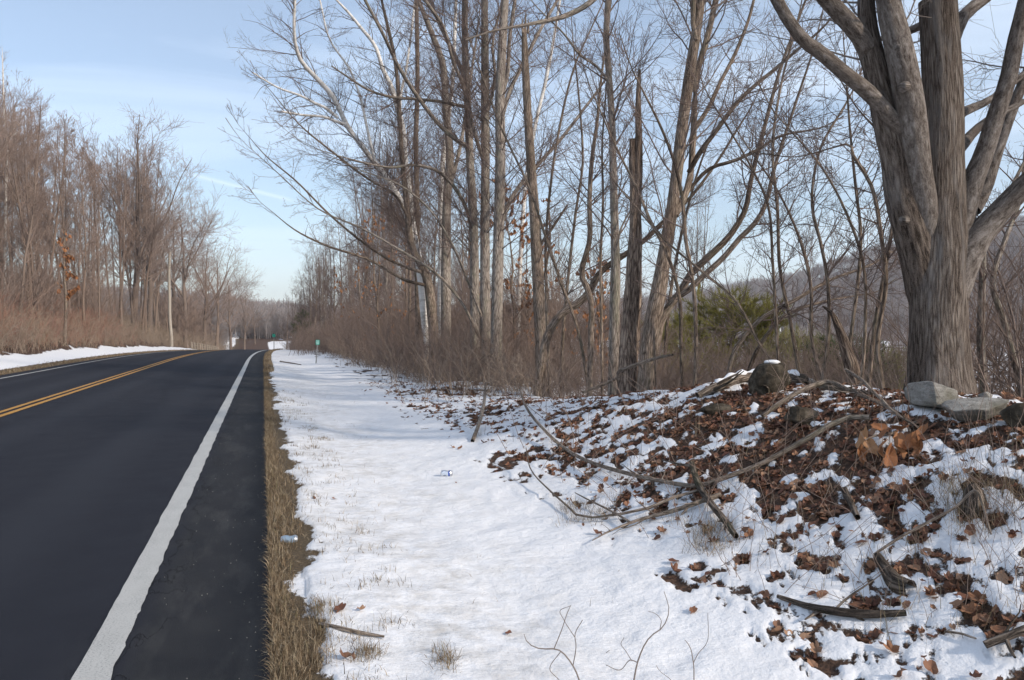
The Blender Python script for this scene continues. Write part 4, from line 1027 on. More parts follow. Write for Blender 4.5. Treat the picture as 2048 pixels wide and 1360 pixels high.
RW = make_protos([dict(seed=501, H=13, r0=.11, crown0=.22, spread=2.6, bark='brown', twig='twig', nb=46, rmin=.0045, k2=7, k3=4),
                  dict(seed=502, H=12, r0=.09, crown0=.20, spread=2.2, bark='brown', twig='twig', nb=44, rmin=.0045, k2=7, k3=4, lean=.06),
                  dict(seed=503, H=14, r0=.13, crown0=.25, spread=3.0, bark='grey', twig='twig', nb=44, rmin=.0045, k2=7, k3=4, forks=2),
                  dict(seed=504, H=9, r0=.06, crown0=.15, spread=1.7, bark='brown', twig='twig', nb=40, rmin=.0045, k2=6, k3=4)], 'roadside_tree')
def build_right_wood():
    g = G(511)
    n = 0; spots = []
    while n < 66:
        s = g.uniform(29, 150); t = g.uniform(5.4 if s < 60 else 3.2, 16)
        if any((s - a) ** 2 + (t - b) ** 2 < 2.5 for a, b in spots): continue
        x, y = xy(s, t); q = 1024 + FP * x / y
        if q < 572 or q > 960: continue
        spots.append((s, t)); n += 1
        ytop = np.interp(q, [572, 600, 640, 700, 760, 820, 960], [592, 560, 470, 370, 280, 200, 100]) + abs(g.normal()) * 55
        k = int(g.integers(0, 4)); H0 = [13, 12, 14, 9][k]
        sz = float(np.clip((CAMZ + (660 - ytop) / FP * y - gz(x, y)) / H0, .35, 1.4))
        place(RW, k, (x, y, gz(x, y)), g.uniform(0, 6.3), (max(sz, .55), sz), 'bare brown tree in the tangled row right of the verge', 'tangled roadside trees on the right', tilt=(g.normal() * .04, g.normal() * .05))
    for i, (px, Y, ytop) in enumerate(((574, 182, 590), (584, 165, 576), (598, 140, 566), (590, 120, 580), (612, 118, 540), (626, 104, 520), (640, 96, 500), (606, 100, 560))):
        p = P(px, 660, Y); z = gz(p[0], Y); k = i % 4
        sz = (CAMZ + (660 - ytop) / FP * Y - z) / [13, 12, 14, 9][k]
        place(RW, k, (p[0], Y, z), i * 1.3, (max(sz, .5) * 1.25, sz), 'bare brown tree at the far end of the row on the right', 'far end of the roadside trees on the right')
    # trees standing down in the valley behind the middle group
    n = 0
    while n < 12:
        px = g.uniform(930, 1420); Y = g.uniform(24, 60); p = P(px, 660, Y)
        k = int(g.integers(0, 4)); H0 = [13, 12, 14, 9][k]
        ytop = g.uniform(330, 560); z = gz(p[0], Y)
        sz = float(np.clip((CAMZ + (660 - ytop) / FP * Y - z) / H0, .3, 1.1)); n += 1
        place(RW, k, (p[0], Y, z), g.uniform(0, 6.3), (max(sz * .8, .4), sz), 'slim bare tree down the slope behind the middle trunks', 'bare trees on the slope behind the middle trunks')
    n = 0
    while n < 9:
        px = g.uniform(1480, 2150); Y = g.uniform(26, 75); p = P(px, 660, Y)
        k = int(g.integers(0, 4)); H0 = [13, 12, 14, 9][k]
        ytop = g.uniform(540, 650); z = gz(p[0], Y)
        sz = float(np.clip((CAMZ + (660 - ytop) / FP * Y - z) / H0, .25, 1.0)); n += 1
        place(RW, k, (p[0], Y, z), g.uniform(0, 6.3), (max(sz, .4), sz), 'small bare tree in the valley below the far hill', 'small bare trees in the valley on the right')
    # oaks keeping orange leaves
    for i, (px, Y, ytop, nl, lb) in enumerate(((1035, 26, 400, 900, 'young oak full of orange dead leaves behind the three straight stems'),
                                               (1190, 24, 540, 300, 'low oak with orange leaves left of the slim straight tree'),
                                               (752, 36, 440, 240, 'young oak with rusty leaf clumps in the tangled row'),
                                               (870, 24.5, 690, 420, 'low beech sapling with pale orange leaves at the foot of the birches'))):
        b0 = P(px, 660, Y); b0[2] = gz(b0[0], Y)
        H = CAMZ + (660 - ytop) / FP * Y - b0[2]
        K = 14; p = np.zeros((K, 3)); p[:, 2] = np.linspace(0, H, K); p[:, :2] = np.cumsum(g.normal(size=(K, 2)) * .05, 0); p += b0
        tr = (p[None], np.linspace(.05, .012, K)[None] * (H / 4) ** .5)
        t = thing('leafy_oak', lb, 'tree', b0)
        B = Build(); B.add('trunk', 'brown', tr, 7, .04, i)
        br = shoots(tr, 16 + H * 4, .15, 1, (40, 75), lambda pl, f, rp, g_: H * .34 * g_.uniform(.4, 1.1, len(f)) * (1.1 - .5 * f), .5, 7, .12, .05, g, .006)
        b2 = shoots(br, len(br[0]) * 4, .2, 1, (30, 60), lambda pl, f, rp, g_: pl * g_.uniform(.25, .5, len(f)), .6, 4, .12, .03, g, .005)
        B.add('crown', 'twig', br, 4); B.add('crown', 'twig', b2, 3); B.link(t, b0)
        sel = g.permutation(len(b2[0]))[:max(10, int(len(b2[0]) * .65))]
        hanging_leaves((b2[0][sel], b2[1][sel]), nl, .13, g, 'leaves', t, 'leaf_orange', b0)
build_right_wood()

# ------------------------------------------------------------------ thickets
def gn_scatter(name, label, cat, pts, rot, scl, meshes, g):
    """one object of kind stuff: shared small meshes instanced on points"""
    n = len(pts)
    me = bpy.data.meshes.new(name); me.vertices.add(n); me.vertices.foreach_set('co', np.asarray(pts, np.float32).ravel())
    for an, ty, d, key in (('rot', 'FLOAT_VECTOR', rot, 'vector'), ('scl', 'FLOAT_VECTOR', scl, 'vector'), ('kind_of', 'INT', g.integers(0, len(meshes), n), 'value')):
        at = me.attributes.new(an, ty, 'POINT'); at.data.foreach_set(key, np.asarray(d, np.int32 if ty == 'INT' else np.float32).ravel())
    o = obj(name, me)
    ng = bpy.data.node_groups.new(name, 'GeometryNodeTree')
    ng.interface.new_socket('Geometry', in_out='INPUT', socket_type='NodeSocketGeometry')
    ng.interface.new_socket('Geometry', in_out='OUTPUT', socket_type='NodeSocketGeometry')
    nn, nl = ng.nodes, ng.links
    gi, go = nn.new('NodeGroupInput'), nn.new('NodeGroupOutput')
    mp = nn.new('GeometryNodeMeshToPoints'); iop = nn.new('GeometryNodeInstanceOnPoints'); jn = nn.new('GeometryNodeJoinGeometry')
    for m_ in meshes:
        po = bpy.data.objects.new(m_.name, m_)          # only a carrier for the shared mesh, never linked to the scene
        oi = nn.new('GeometryNodeObjectInfo'); oi.inputs['Object'].default_value = po; oi.inputs['As Instance'].default_value = True
        nl.new(oi.outputs['Geometry'], jn.inputs[0])
    def na(nm, ty):
        x = nn.new('GeometryNodeInputNamedAttribute'); x.data_type = ty; x.inputs['Name'].default_value = nm; return x.outputs['Attribute']
    nl.new(gi.outputs[0], mp.inputs['Mesh']); nl.new(mp.outputs[0], iop.inputs['Points']); nl.new(jn.outputs[0], iop.inputs['Instance'])
    iop.inputs['Pick Instance'].default_value = True
    nl.new(na('kind_of', 'INT'), iop.inputs['Instance Index'])
    nl.new(na('rot', 'FLOAT_VECTOR'), iop.inputs['Rotation']); nl.new(na('scl', 'FLOAT_VECTOR'), iop.inputs['Scale'])
    nl.new(iop.outputs[0], go.inputs[0])
    md = o.modifiers.new('scatter', 'NODES'); md.node_group = ng
    return tag(o, label, cat, kind='stuff')
def merged(name, mat, parts):
    V = np.vstack([l[0] for l in parts]); off = np.cumsum([0] + [len(l[0]) for l in parts[:-1]])
    q = np.vstack([l[1] + o_ for l, o_ in zip(parts, off)]); bc = np.vstack([l[2] for l in parts])
    return mesh_np(name, V, [q], M[mat], True, {'bc': ('FLOAT_VECTOR', bc)})
def thicket(name, label, n, spot, H0, mat, g, lean=0.25, rmin=.004, kids=5, cat='thicket', kid_len=(0.25, 0.6), canes=16, spread=.42):
    meshes = []
    for vi in range(6):
        N_ = canes; K = 6
        pts = np.concatenate([g.normal(size=(N_, 2)) * spread, np.full((N_, 1), -.12)], 1)
        H = H0 * g.uniform(.35, 1.1, N_)
        d = norm(np.stack([g.normal(size=N_) * lean, g.normal(size=N_) * lean, np.ones(N_)], 1))
        bend = np.stack([g.normal(size=N_) * .10, g.normal(size=N_) * .10, np.full(N_, -.04)], 1)
        out = np.empty((N_, K, 3)); out[:, 0] = pts
        for k in range(1, K):
            d = norm(d + bend + g.normal(size=(N_, 3)) * .06); out[:, k] = out[:, k - 1] + d * (H / (K - 1))[:, None]
        rad = np.maximum(rmin, .0035 * H)[:, None] * np.linspace(1.3, .55, K)[None]
        L2 = lambda pl, f, rp, g_: pl * g_.uniform(kid_len[0], kid_len[1], len(f)) * (1.1 - .6 * f)
        b2 = shoots((out, rad), N_ * kids, .2, 1, (18, 50), L2, .7, 4, .10, .06, g, rmin * .8)
        b3 = shoots(b2, len(b2[0]) * 2, .2, 1, (18, 55), L2, .8, 3, .10, .04, g, rmin * .7)
        meshes.append(merged(name + '_clump', mat, [tubes(out, rad, 3), tubes(b2[0], b2[1], 3), tubes(b3[0], b3[1], 3)]))
    c = spot(int(n))
    c[:, 2] = ground(c[:, 0], c[:, 1])
    m_ = len(c); sc_ = g.uniform(.7, 1.15, m_)
    return gn_scatter(name, label, cat, c, np.stack([g.normal(size=m_) * .06, g.normal(size=m_) * .06, g.uniform(0, 6.3, m_)], 1), np.stack([sc_, sc_, sc_ * g.uniform(.75, 1.15, m_)], 1), meshes, g)
def build_thickets():
    g = G(601)
    def by_st(s0, s1, t0, t1, pw=1.0):
        def f(n):
            s = s0 + (s1 - s0) * g.uniform(0, 1, n) ** pw; t = g.uniform(t0, t1, n)
            x, y = xy(s, t); return np.stack([x, y, x * 0], 1)
        return f
    # left bank
    thicket('red_brush', 'reddish bare brush along the top of the left snow bank', 230, by_st(22, 80, -17.5, -12.2), 2.2, 'cane_red', g, .22, .0065, 4)
    thicket('tan_brush', 'tan dry brush between the left wood and the road', 250, by_st(30, 115, -16.5, -11.6), 2.0, 'cane_tan', g, .25, .0075, 4)
    thicket('wood_undergrowth', 'brown undergrowth inside the left wood', 300, by_st(33, 95, -36, -14.5), 6.0, 'twig_left', g, .10, .010, 5)
    # right row
    thicket('bramble_thicket', 'dense brown bramble thicket along the right edge of the verge', 330, by_st(17, 60, 4.0, 7.6, 1.1), 2.0, 'cane_brown', g, .30, .0045, 4)
    thicket('tall_thicket', 'tall tangled thicket of bare stems behind the brambles', 240, by_st(24, 110, 6.2, 13, 1.0), 4.6, 'cane_brown', g, .18, .006, 6)
    thicket('dry_canes', 'dry tan canes standing in front of the right thicket', 80, by_st(15, 60, 3.9, 5.6, 1.2), 1.3, 'cane_tan', g, .35, .004, 3)
    thicket('far_brambles', 'brown brambles closing in on the verge far ahead on the right', 260, by_st(48, 150, 2.0, 6.5), 2.4, 'cane_brown', g, .28, .006, 4)
    thicket('far_bank_brush', 'tan brush on the left where the road drops out of sight', 150, by_st(100, 215, -17, -9.6), 2.4, 'cane_tan', g, .28, .009, 4)
    # brush behind the bank crest
    def crest(n):
        px = g.uniform(1010, 1800, n); Y = np.interp(px, [1010, 1300, 1500, 1800], [18, 14, 11.5, 10]) + g.uniform(-.5, 5, n)
        return np.stack([(px - 1024) / FP * Y, Y, Y * 0], 1)
    thicket('crest_brush', 'fine brown brush behind the crest of the snowy bank', 90, crest, 1.5, 'cane_brown', g, .38, .0028, 5)
    def valley(n):
        px = g.uniform(1000, 2200, n); Y = g.uniform(20, 60, n)
        return np.stack([(px - 1024) / FP * Y, Y, Y * 0], 1)
    thicket('slope_brush', 'brown brush covering the slope below the bank', 130, valley, 2.3, 'cane_brown', g, .25, .006, 5)
    def rightend(n):
        px = g.uniform(1950, 2300, n); Y = g.uniform(8.6, 13, n)
        return np.stack([(px - 1024) / FP * Y, Y, Y * 0], 1)
    thicket('edge_brush', 'dark brush right of the maple at the picture edge', 26, rightend, 2.4, 'cane_brown', g, .35, .0028, 6)
build_thickets()

# ------------------------------------------------------------------ evergreens
def conifer(name, label, px, Y, ytop, width, g, needle, n_needles=9000, round_=True):
    b0 = P(px, 660, Y); b0[2] = gz(b0[0], Y)
    H = CAMZ + (660 - ytop) / FP * Y - b0[2]
    W = width * Y / FP / 2
    K = 10; p = np.zeros((K, 3)); p[:, 2] = np.linspace(-.2, H, K); p[:, :2] += np.cumsum(g.normal(size=(K, 2)) * .03, 0); p += b0
    tr = (p[None], np.linspace(.09, .015, K)[None])
    def L(pl, f, rp, g_):
        prof = np.sqrt(np.clip(1 - (f * 1.0) ** 2.4, 0.02, 1)) if round_ else (1.05 - f)
        return W * prof * g_.uniform(.65, 1.1, len(f))
    br = shoots(tr, 110, .06, .99, (58, 88), L, .35, 7, .06, .12, g, .006)
    b2 = shoots(br, 700, .2, 1, (30, 60), lambda pl, f, rp, g_: pl * g_.uniform(.2, .42, len(f)), .6, 4, .08, .14, g, .004)
    t = thing(name, label, 'tree', b0)
    B = Build(); B.add('trunk', 'brown', tr, 7); B.add('branches', 'twig', br, 4); B.add('branches', 'twig', b2, 3); B.link(t, b0)
    B2 = Build()
    nd = shoots(b2, n_needles, .15, 1.0, (18, 55), lambda pl, f, rp, g_: g_.uniform(.10, .24, len(f)), 1.0, 2, .05, .10, g, .0055, taper=.9)
    B2.add('foliage', needle, nd, 3); B2.link(t, b0)
    return t
g = G(701)
conifer('pine_tree', 'bushy yellow-green pine in the valley below the hill', 1460, 25, 598, 270, g, 'needle', 24000)
conifer('pine_tree', 'small yellow-green pine left of the bushy one, behind the leaning forked tree', 1350, 30, 640, 190, g, 'needle', 11000)
conifer('pine_tree', 'low yellow-green evergreen under the hill, left of the maple', 1600, 24, 672, 190, g, 'needle', 10000)
conifer('pine_tree', 'dark low evergreen close behind the broken leaning trunk', 1690, 18, 690, 190, g, 'needle_dark', 9000)
conifer('pine_tree', 'low green evergreen beside the foot of the maple', 1780, 20, 705, 150, g, 'needle', 8000)
conifer('pine_tree', 'dark green pine at the far end of the right thicket', 606, 76, 622, 46, g, 'needle_dark', 5000)

# ------------------------------------------------------------------ far woods
def far_protos(name, mat, g, k=5, limbs=9, twigs=26, r=.05):
    """small bare trees one unit high"""
    out = []
    for i in range(k):
        K = 6; p = np.zeros((K, 3)); p[:, 2] = np.linspace(-.03, 1, K); p[:, :2] = np.cumsum(g.normal(size=(K, 2)) * .012, 0)
        tr = (p[None], np.linspace(r, r * .3, K)[None] * .1)
        lb = shoots(tr, limbs, .18, .9, (22, 55), lambda pl, f, rp, g_: (1.08 - f) * g_.uniform(.35, .65, len(f)), .6, 5, .09, .2, g, r * .03)
        tw = shoots(lb, limbs * twigs / 3, .1, 1, (22, 55), lambda pl, f, rp, g_: pl * g_.uniform(.25, .55, len(f)), .6, 3, .1, .1, g, r * .022)
        t3 = shoots(tw, limbs * twigs * 0.9, .1, 1, (22, 55), lambda pl, f, rp, g_: pl * g_.uniform(.3, .6, len(f)), .8, 2, .1, .1, g, r * .02)
        out.append(merged(name + '_tree', mat, [tubes(*tr, 5), tubes(*lb, 3), tubes(*tw, 3), tubes(*t3, 3)]))
    return out
def far_trees(name, label, pos, H, g, mat, limbs=9, twigs=26, r=.05):
    n = len(pos)
    w = H * g.uniform(.7, 1.15, n)
    return gn_scatter(name, label, 'woods', pos, np.stack([g.normal(size=n) * .04, g.normal(size=n) * .04, g.uniform(0, 6.3, n)], 1), np.stack([w, w, H], 1), far_protos(name, mat, g, 5, limbs, twigs, r), g)
def build_far():
    g = G(801)
    n = 7500
    q = np.radians(g.uniform(-42, 44, n)); r = g.uniform(395, 800, n)
    x, y = np.sin(q) * r, np.cos(q) * r
    far_trees('hill_woods', 'grey-brown bare woods covering the far hill', np.stack([x, y, ground(x, y) - .3], 1), g.uniform(8, 15, n), g, 'far_wood', 7, 14, .22)
    n = 1500
    px = g.uniform(380, 640, n); Y = g.uniform(150, 330, n)
    x = (px - 1024) / FP * Y
    s, t = st(x, Y)
    keep = ~((s < 225) & (np.abs(t - 3) < 6)) & ((np.abs(t + 4.3) > 6.5) | (s > 236))
    x, Y = x[keep], Y[keep]
    far_trees('distant_woods', 'hazy bare woods where the road disappears', np.stack([x, Y, ground(x, Y) - .3], 1), g.uniform(4.5, 10.5, len(x)), g, 'far_wood', 10, 26, .12)
    n = 700
    px = g.uniform(300, 560, n); Y = g.uniform(100, 180, n)
    x = (px - 1024) / FP * Y
    s, t = st(x, Y); keep = t < -11.5
    x, Y = x[keep], Y[keep]
    far_trees('roadside_woods', 'brown bare woods behind the roadside trees on the left', np.stack([x, Y, ground(x, Y) - .3], 1), g.uniform(3, 8, len(x)), g, 'twig_left', 10, 30, .12)
    n = 500
    px = g.uniform(1380, 2200, n); Y = g.uniform(150, 330, n); x = (px - 1024) / FP * Y
    far_trees('valley_woods', 'bare trees scattered over the snowy valley floor', np.stack([x, Y, ground(x, Y) - .3], 1), g.uniform(3, 9, n), g, 'far_wood', 9, 20, .12)
build_far()

# ------------------------------------------------------------------ dry grass along the road
def blades(name, label, s, t, h, w, lean, g, cat='grass', yaw=None):
    n = len(s)
    x, y = xy(s, t); z = ground(x, y) - .01
    az = g.uniform(0, 6.3, n); l = np.abs(g.normal(size=n)) * lean
    d = np.stack([np.cos(az) * l, np.sin(az) * l, np.ones(n)], 1); d = norm(d)
    p0 = np.stack([x, y, z], 1); p1 = p0 + d * (h * .5)[:, None]
    d2 = norm(d + np.stack([np.cos(az) * l, np.sin(az) * l, -l * .7], 1) * .9)
    p2 = p1 + d2 * (h * .5)[:, None]
    ya = g.uniform(0, 6.3, n); sd = np.stack([np.cos(ya), np.sin(ya), ya * 0], 1) * w[:, None]
    V = np.stack([p0 - sd, p0 + sd, p1 + sd * .7, p1 - sd * .7, p2], 1).reshape(-1, 3)
    b = np.arange(n) * 5
    q = np.stack([b, b + 1, b + 2, b + 3], 1); tr = np.stack([b + 3, b + 2, b + 4], 1)
    lv = np.repeat(g.uniform(0, 1, n) ** 1.2, 5)
    me = mesh_np(name, V, [q, tr], M['grass'], False, {'lv': ('FLOAT', lv)})
    return tag(obj(name, me), label, cat, kind='stuff')
def build_grass():
    g = G(901)
    n = 26000
    s = 2.2 + 30 * g.uniform(0, 1, n) ** 1.9
    tm = 0.105 + .28 * (fbm(s * 1.3, s * 0, 3, 71) - .35) 
    t = -0.02 + np.abs(g.normal(size=n)) * .55 * np.clip(tm, .10, 1)
    keep = t < np.clip(tm * 1.7, .16, 1.0)
    s, t = s[keep], t[keep]; n = len(s)
    blades('dry_grass_strip', 'strip of matted dry tan grass along the near road edge', s, t, g.uniform(.035, .115, n), g.uniform(.001, .0024, n) * (1 + s / 25), 1.15, g)
    n = 9000
    s = 30 + 60 * g.uniform(0, 1, n); t = g.uniform(-.03, .34, n)
    blades('dry_grass_strip', 'dry grass strip along the road edge farther ahead', s, t, g.uniform(.06, .18, n), np.full(n, .008), .6, g)
    n = 9000
    s = g.uniform(16, 110, n); t = -8.75 - np.abs(g.normal(size=n)) * .25
    blades('dry_grass_strip', 'thin dry grass edge on the far side of the road', s, t, g.uniform(.05, .16, n), np.full(n, .008), .6, g)
    # tufts poking through the thin snow
    c = 230
    cs = 2.6 + 18 * g.uniform(0, 1, c) ** 1.4; ct = .28 + np.abs(g.normal(size=c)) * .55
    k = g.integers(4, 34, c); k[ct > .8] = g.integers(1, 5, (ct > .8).sum())
    s = np.repeat(cs, k) + g.normal(size=k.sum()) * .045; t = np.repeat(ct, k) + g.normal(size=k.sum()) * .045
    n = len(s)
    blades('grass_tufts', 'dry grass tufts poking through the thin snow of the verge', s, t, g.uniform(.015, .085, n), g.uniform(.001, .0022, n) * (1 + s / 25), .6, g)
    px = np.concatenate([g.normal(size=16) * 22 + 600, g.normal(size=14) * 26 + 640, g.normal(size=7) * 10 + 728, g.normal(size=9) * 18 + 625, g.normal(size=6) * 14 + 900])
    py = np.concatenate([g.normal(size=16) * 25 + 1320, g.normal(size=14) * 18 + 1290, g.normal(size=7) * 8 + 1312, g.normal(size=9) * 6 + 1218, g.normal(size=6) * 8 + 1325])
    pts = np.array([hit(a, b_) for a, b_ in zip(px, py)]); ss, tt = st(pts[:, 0], pts[:, 1])
    s = np.repeat(ss, 34) + g.normal(size=len(ss) * 34) * .03; t = np.repeat(tt, 34) + g.normal(size=len(ss) * 34) * .03; n = len(s)
    blades('grass_tufts', 'larger matted grass tufts at the snow edge nearest the viewer', s, t, g.uniform(.03, .12, n), g.uniform(.0009, .002, n), 1.0, g)
    # weeds and grass on the bank
    c = 420
    px = g.uniform(950, 2060, c); py = g.uniform(800, 1300, c)
    pts = np.array([hit(a, b_, 2.6, 60) for a, b_ in zip(px, py)])
    ss, tt = st(pts[:, 0], pts[:, 1]); ok = tt > 2.7; ss, tt = ss[ok], tt[ok]
    k = g.integers(1, 7, len(ss)); s = np.repeat(ss, k) + g.normal(size=k.sum()) * .05; t = np.repeat(tt, k) + g.normal(size=k.sum()) * .05
    n = len(s)
    blades('bank_grass', 'sparse dead grass stems standing on the leafy bank', s, t, g.uniform(.06, .26, n), np.full(n, .0011) * (1 + s / 12), .5, g)
    px = np.concatenate([g.uniform(1880, 2050, 40), g.uniform(1380, 1450, 22), g.uniform(1130, 1240, 20)]); py = np.concatenate([g.uniform(960, 1060, 40), g.uniform(1050, 1110, 22), g.uniform(1000, 1050, 20)])
    pts = np.array([hit(a, b_, 2.6, 60) for a, b_ in zip(px, py)]); ss, tt = st(pts[:, 0], pts[:, 1])
    s = np.repeat(ss, 26) + g.normal(size=len(ss) * 26) * .05; t = np.repeat(tt, 26) + g.normal(size=len(ss) * 26) * .05; n = len(s)
    blades('bank_grass', 'matted clumps of dead grass between the leaves on the bank', s, t, g.uniform(.05, .18, n), np.full(n, .0014), 1.1, g)
build_grass()

# ------------------------------------------------------------------ fallen leaves
LEAF_MESH = []
for i, (V, F) in enumerate(LEAVES):
    LEAF_MESH.append(mesh_np('fallen_leaf', V, [F], M['leaf'], False))
def build_leaves():
    g = G(951)
    n = 60000
    # spread evenly over the bank as it lies
    s = -1 + 24 * g.uniform(0, 1, n) ** 1.4; t = g.uniform(2.35, 7.2, n)
    x, y = xy(s, t)
    sn = snow_amount(x, y)
    px = 1024 + FP * x / np.maximum(y, .1)
    prob = np.where(sn < .44, .95, np.where(sn < .56, .5, .06)) * np.where(t < 2.7, .25, 1) * np.where(s > 12, .75, 1)
    ok = (g.uniform(0, 1, n) < prob) & (y > 2.2) & (px < 2300)
    x, y, s = x[ok], y[ok], s[ok]; n = len(x)
    z = ground(x, y) + g.uniform(.002, .022, n)
    # lie on the slope
    e = .15
    nx_, ny_ = -(ground(x + e, y) - ground(x - e, y)) / (2 * e), -(ground(x, y + e) - ground(x, y - e)) / (2 * e)
    pos = np.stack([x, y, z], 1)
    tilt = g.normal(size=n) * .30; roll = g.normal(size=n) * .30; yaw = g.uniform(0, 6.3, n)
    size = np.where(g.uniform(0, 1, n) < .45, g.uniform(.022, .05, n), g.uniform(.042, .085, n))
    Rm = rot_from(tilt, yaw, roll)
    nrm = norm(np.stack([nx_, ny_, np.ones(n)], 1))
    ax = norm(np.cross(np.array([[0, 0, 1.0]]), nrm) + 1e-9); cth = nrm[:, 2]; sth = np.sqrt(1 - cth ** 2)
    Kx = np.zeros((n, 3, 3)); Kx[:, 0, 1] = -ax[:, 2]; Kx[:, 0, 2] = ax[:, 1]; Kx[:, 1, 0] = ax[:, 2]; Kx[:, 1, 2] = -ax[:, 0]; Kx[:, 2, 0] = -ax[:, 1]; Kx[:, 2, 1] = ax[:, 0]
    Rs = np.eye(3)[None] + sth[:, None, None] * Kx + (1 - cth)[:, None, None] * (Kx @ Kx)
    Rm = Rs @ Rm
    pxx = 1024 + FP * x / y; pyy = 660 + FP * (CAMZ - z) / y
    inf = (pxx > 0) & (pxx < 2040) & (pyy < 1355)
    shown = np.where(inf, size / y, 0)
    order = np.argsort(-shown)[:290]
    from mathutils import Matrix
    for i in order:
        o = bpy.data.objects.new('fallen_leaf', LEAF_MESH[int(g.integers(0, 6))]); COL.objects.link(o)
        o.matrix_world = Matrix.Translation(pos[i]) @ Matrix(Rm[i]).to_4x4() @ Matrix.Scale(float(size[i]), 4)
        tag(o, 'curled brown dead leaf lying on the near part of the snowy bank', 'leaf', 'fallen leaves on the near bank')
    rest = np.ones(n, bool); rest[order] = False
    V, F, lv = scatter(LEAVES, pos[rest], Rm[rest], size[rest], g)
    tag(obj('leaf_litter', mesh_np('leaf_litter', V, F, M['leaf'], False, {'lv': ('FLOAT', lv)})), 'brown leaf litter between snow patches on the bank', 'leaves', kind='stuff')
    # singles on the verge snow
    for px, py, sz, lb in ((905, 897, .09, 'small dead leaf on the snow above the crushed can'), (1348, 1147, .15, 'large flat brown leaf alone on the snow at the foot of the bank'),
                           (1386, 1224, .09, 'small curled leaf on the snow below the large flat leaf'), (1018, 1272, .07, 'tiny dark leaf on the snow near the front twigs'),
                           (668, 1000, .07, 'small upright leaf near the grass edge'), (628, 998, .07, 'dark small leaf beside the matted grass'),
                           (912, 968, .05, 'tiny dark leaf scrap just below the crushed can'), (680, 1222, .13, 'flat brown leaf by the grass tuft near the fallen stick'),
                           (722, 1224, .07, 'small round brown leaf right of the flat leaf'), (692, 1320, .12, 'curled brown leaf among grass at the bottom of the picture')):
        p = hit(px, py)
        o = obj('fallen_leaf', LEAF_MESH[(px + py) % 6], None, (p[0], p[1], p[2] + .01)); o.scale = (sz * .68,) * 3
        o.rotation_euler = (g.normal() * .3, g.normal() * .3, g.uniform(0, 6.3)); tag(o, lb, 'leaf')
build_leaves()

# ------------------------------------------------------------------ sticks and fallen branches
def on_bank(pp, lift=.02):
    return np.array([hit(a, b_) + np.array([0, 0, (lift if np.isscalar(lift) else lift[i])]) for i, (a, b_) in enumerate(pp)])
def stick(name, label, pp, w, lift=.02, mat='stick', twigs=0, g=None, K=26, cat='branch', sides=8, side=None, snow=None):
    p = on_bank(pp, lift)
    r = .5 * np.interp(np.linspace(0, 1, len(p)), np.linspace(0, 1, len(w)), w) * p[:, 1] / FP
    a, b_ = resample(p, r, K); path = (a[None], b_[None])
    base = p[0]
    t = thing(name, label, cat, base)
    B = Build(); B.add('stem', mat, path, sides, .12, int(pp[0][0]))
    for sp, sw, sl in (side or []):
        q = on_bank(sp, sl); rr_ = .5 * np.interp(np.linspace(0, 1, len(q)), np.linspace(0, 1, len(sw)), sw) * q[:, 1] / FP
        a2, b2 = resample(q, rr_, 16); b1 = Build(); b1.add('side_branch', mat, (a2[None], b2[None]), 6, .08, 3); b1.link(t, base)
    if twigs:
        tw = shoots(path, twigs, .15, 1, (25, 65), (.10, .45), .5, 6, .12, .05, g, .0018); B.add('twigs', mat, tw, 4)
    B.link(t, base)
    if snow:
        f0, f1 = snow; k0, k1 = int(f0 * K), int(f1 * K)
        a3 = a[k0:k1].copy(); a3[:, 2] += b_[k0:k1] * .72
        rr3 = b_[k0:k1] * (.62 + .25 * np.sin(np.arange(k1 - k0) * 1.3)); rr3[0] = rr3[-1] = .002
        b1 = Build(); b1.add('snow_cap', 'snow', (a3[None], rr3[None]), 8, .25, 5); b1.link(t, base)
    return t
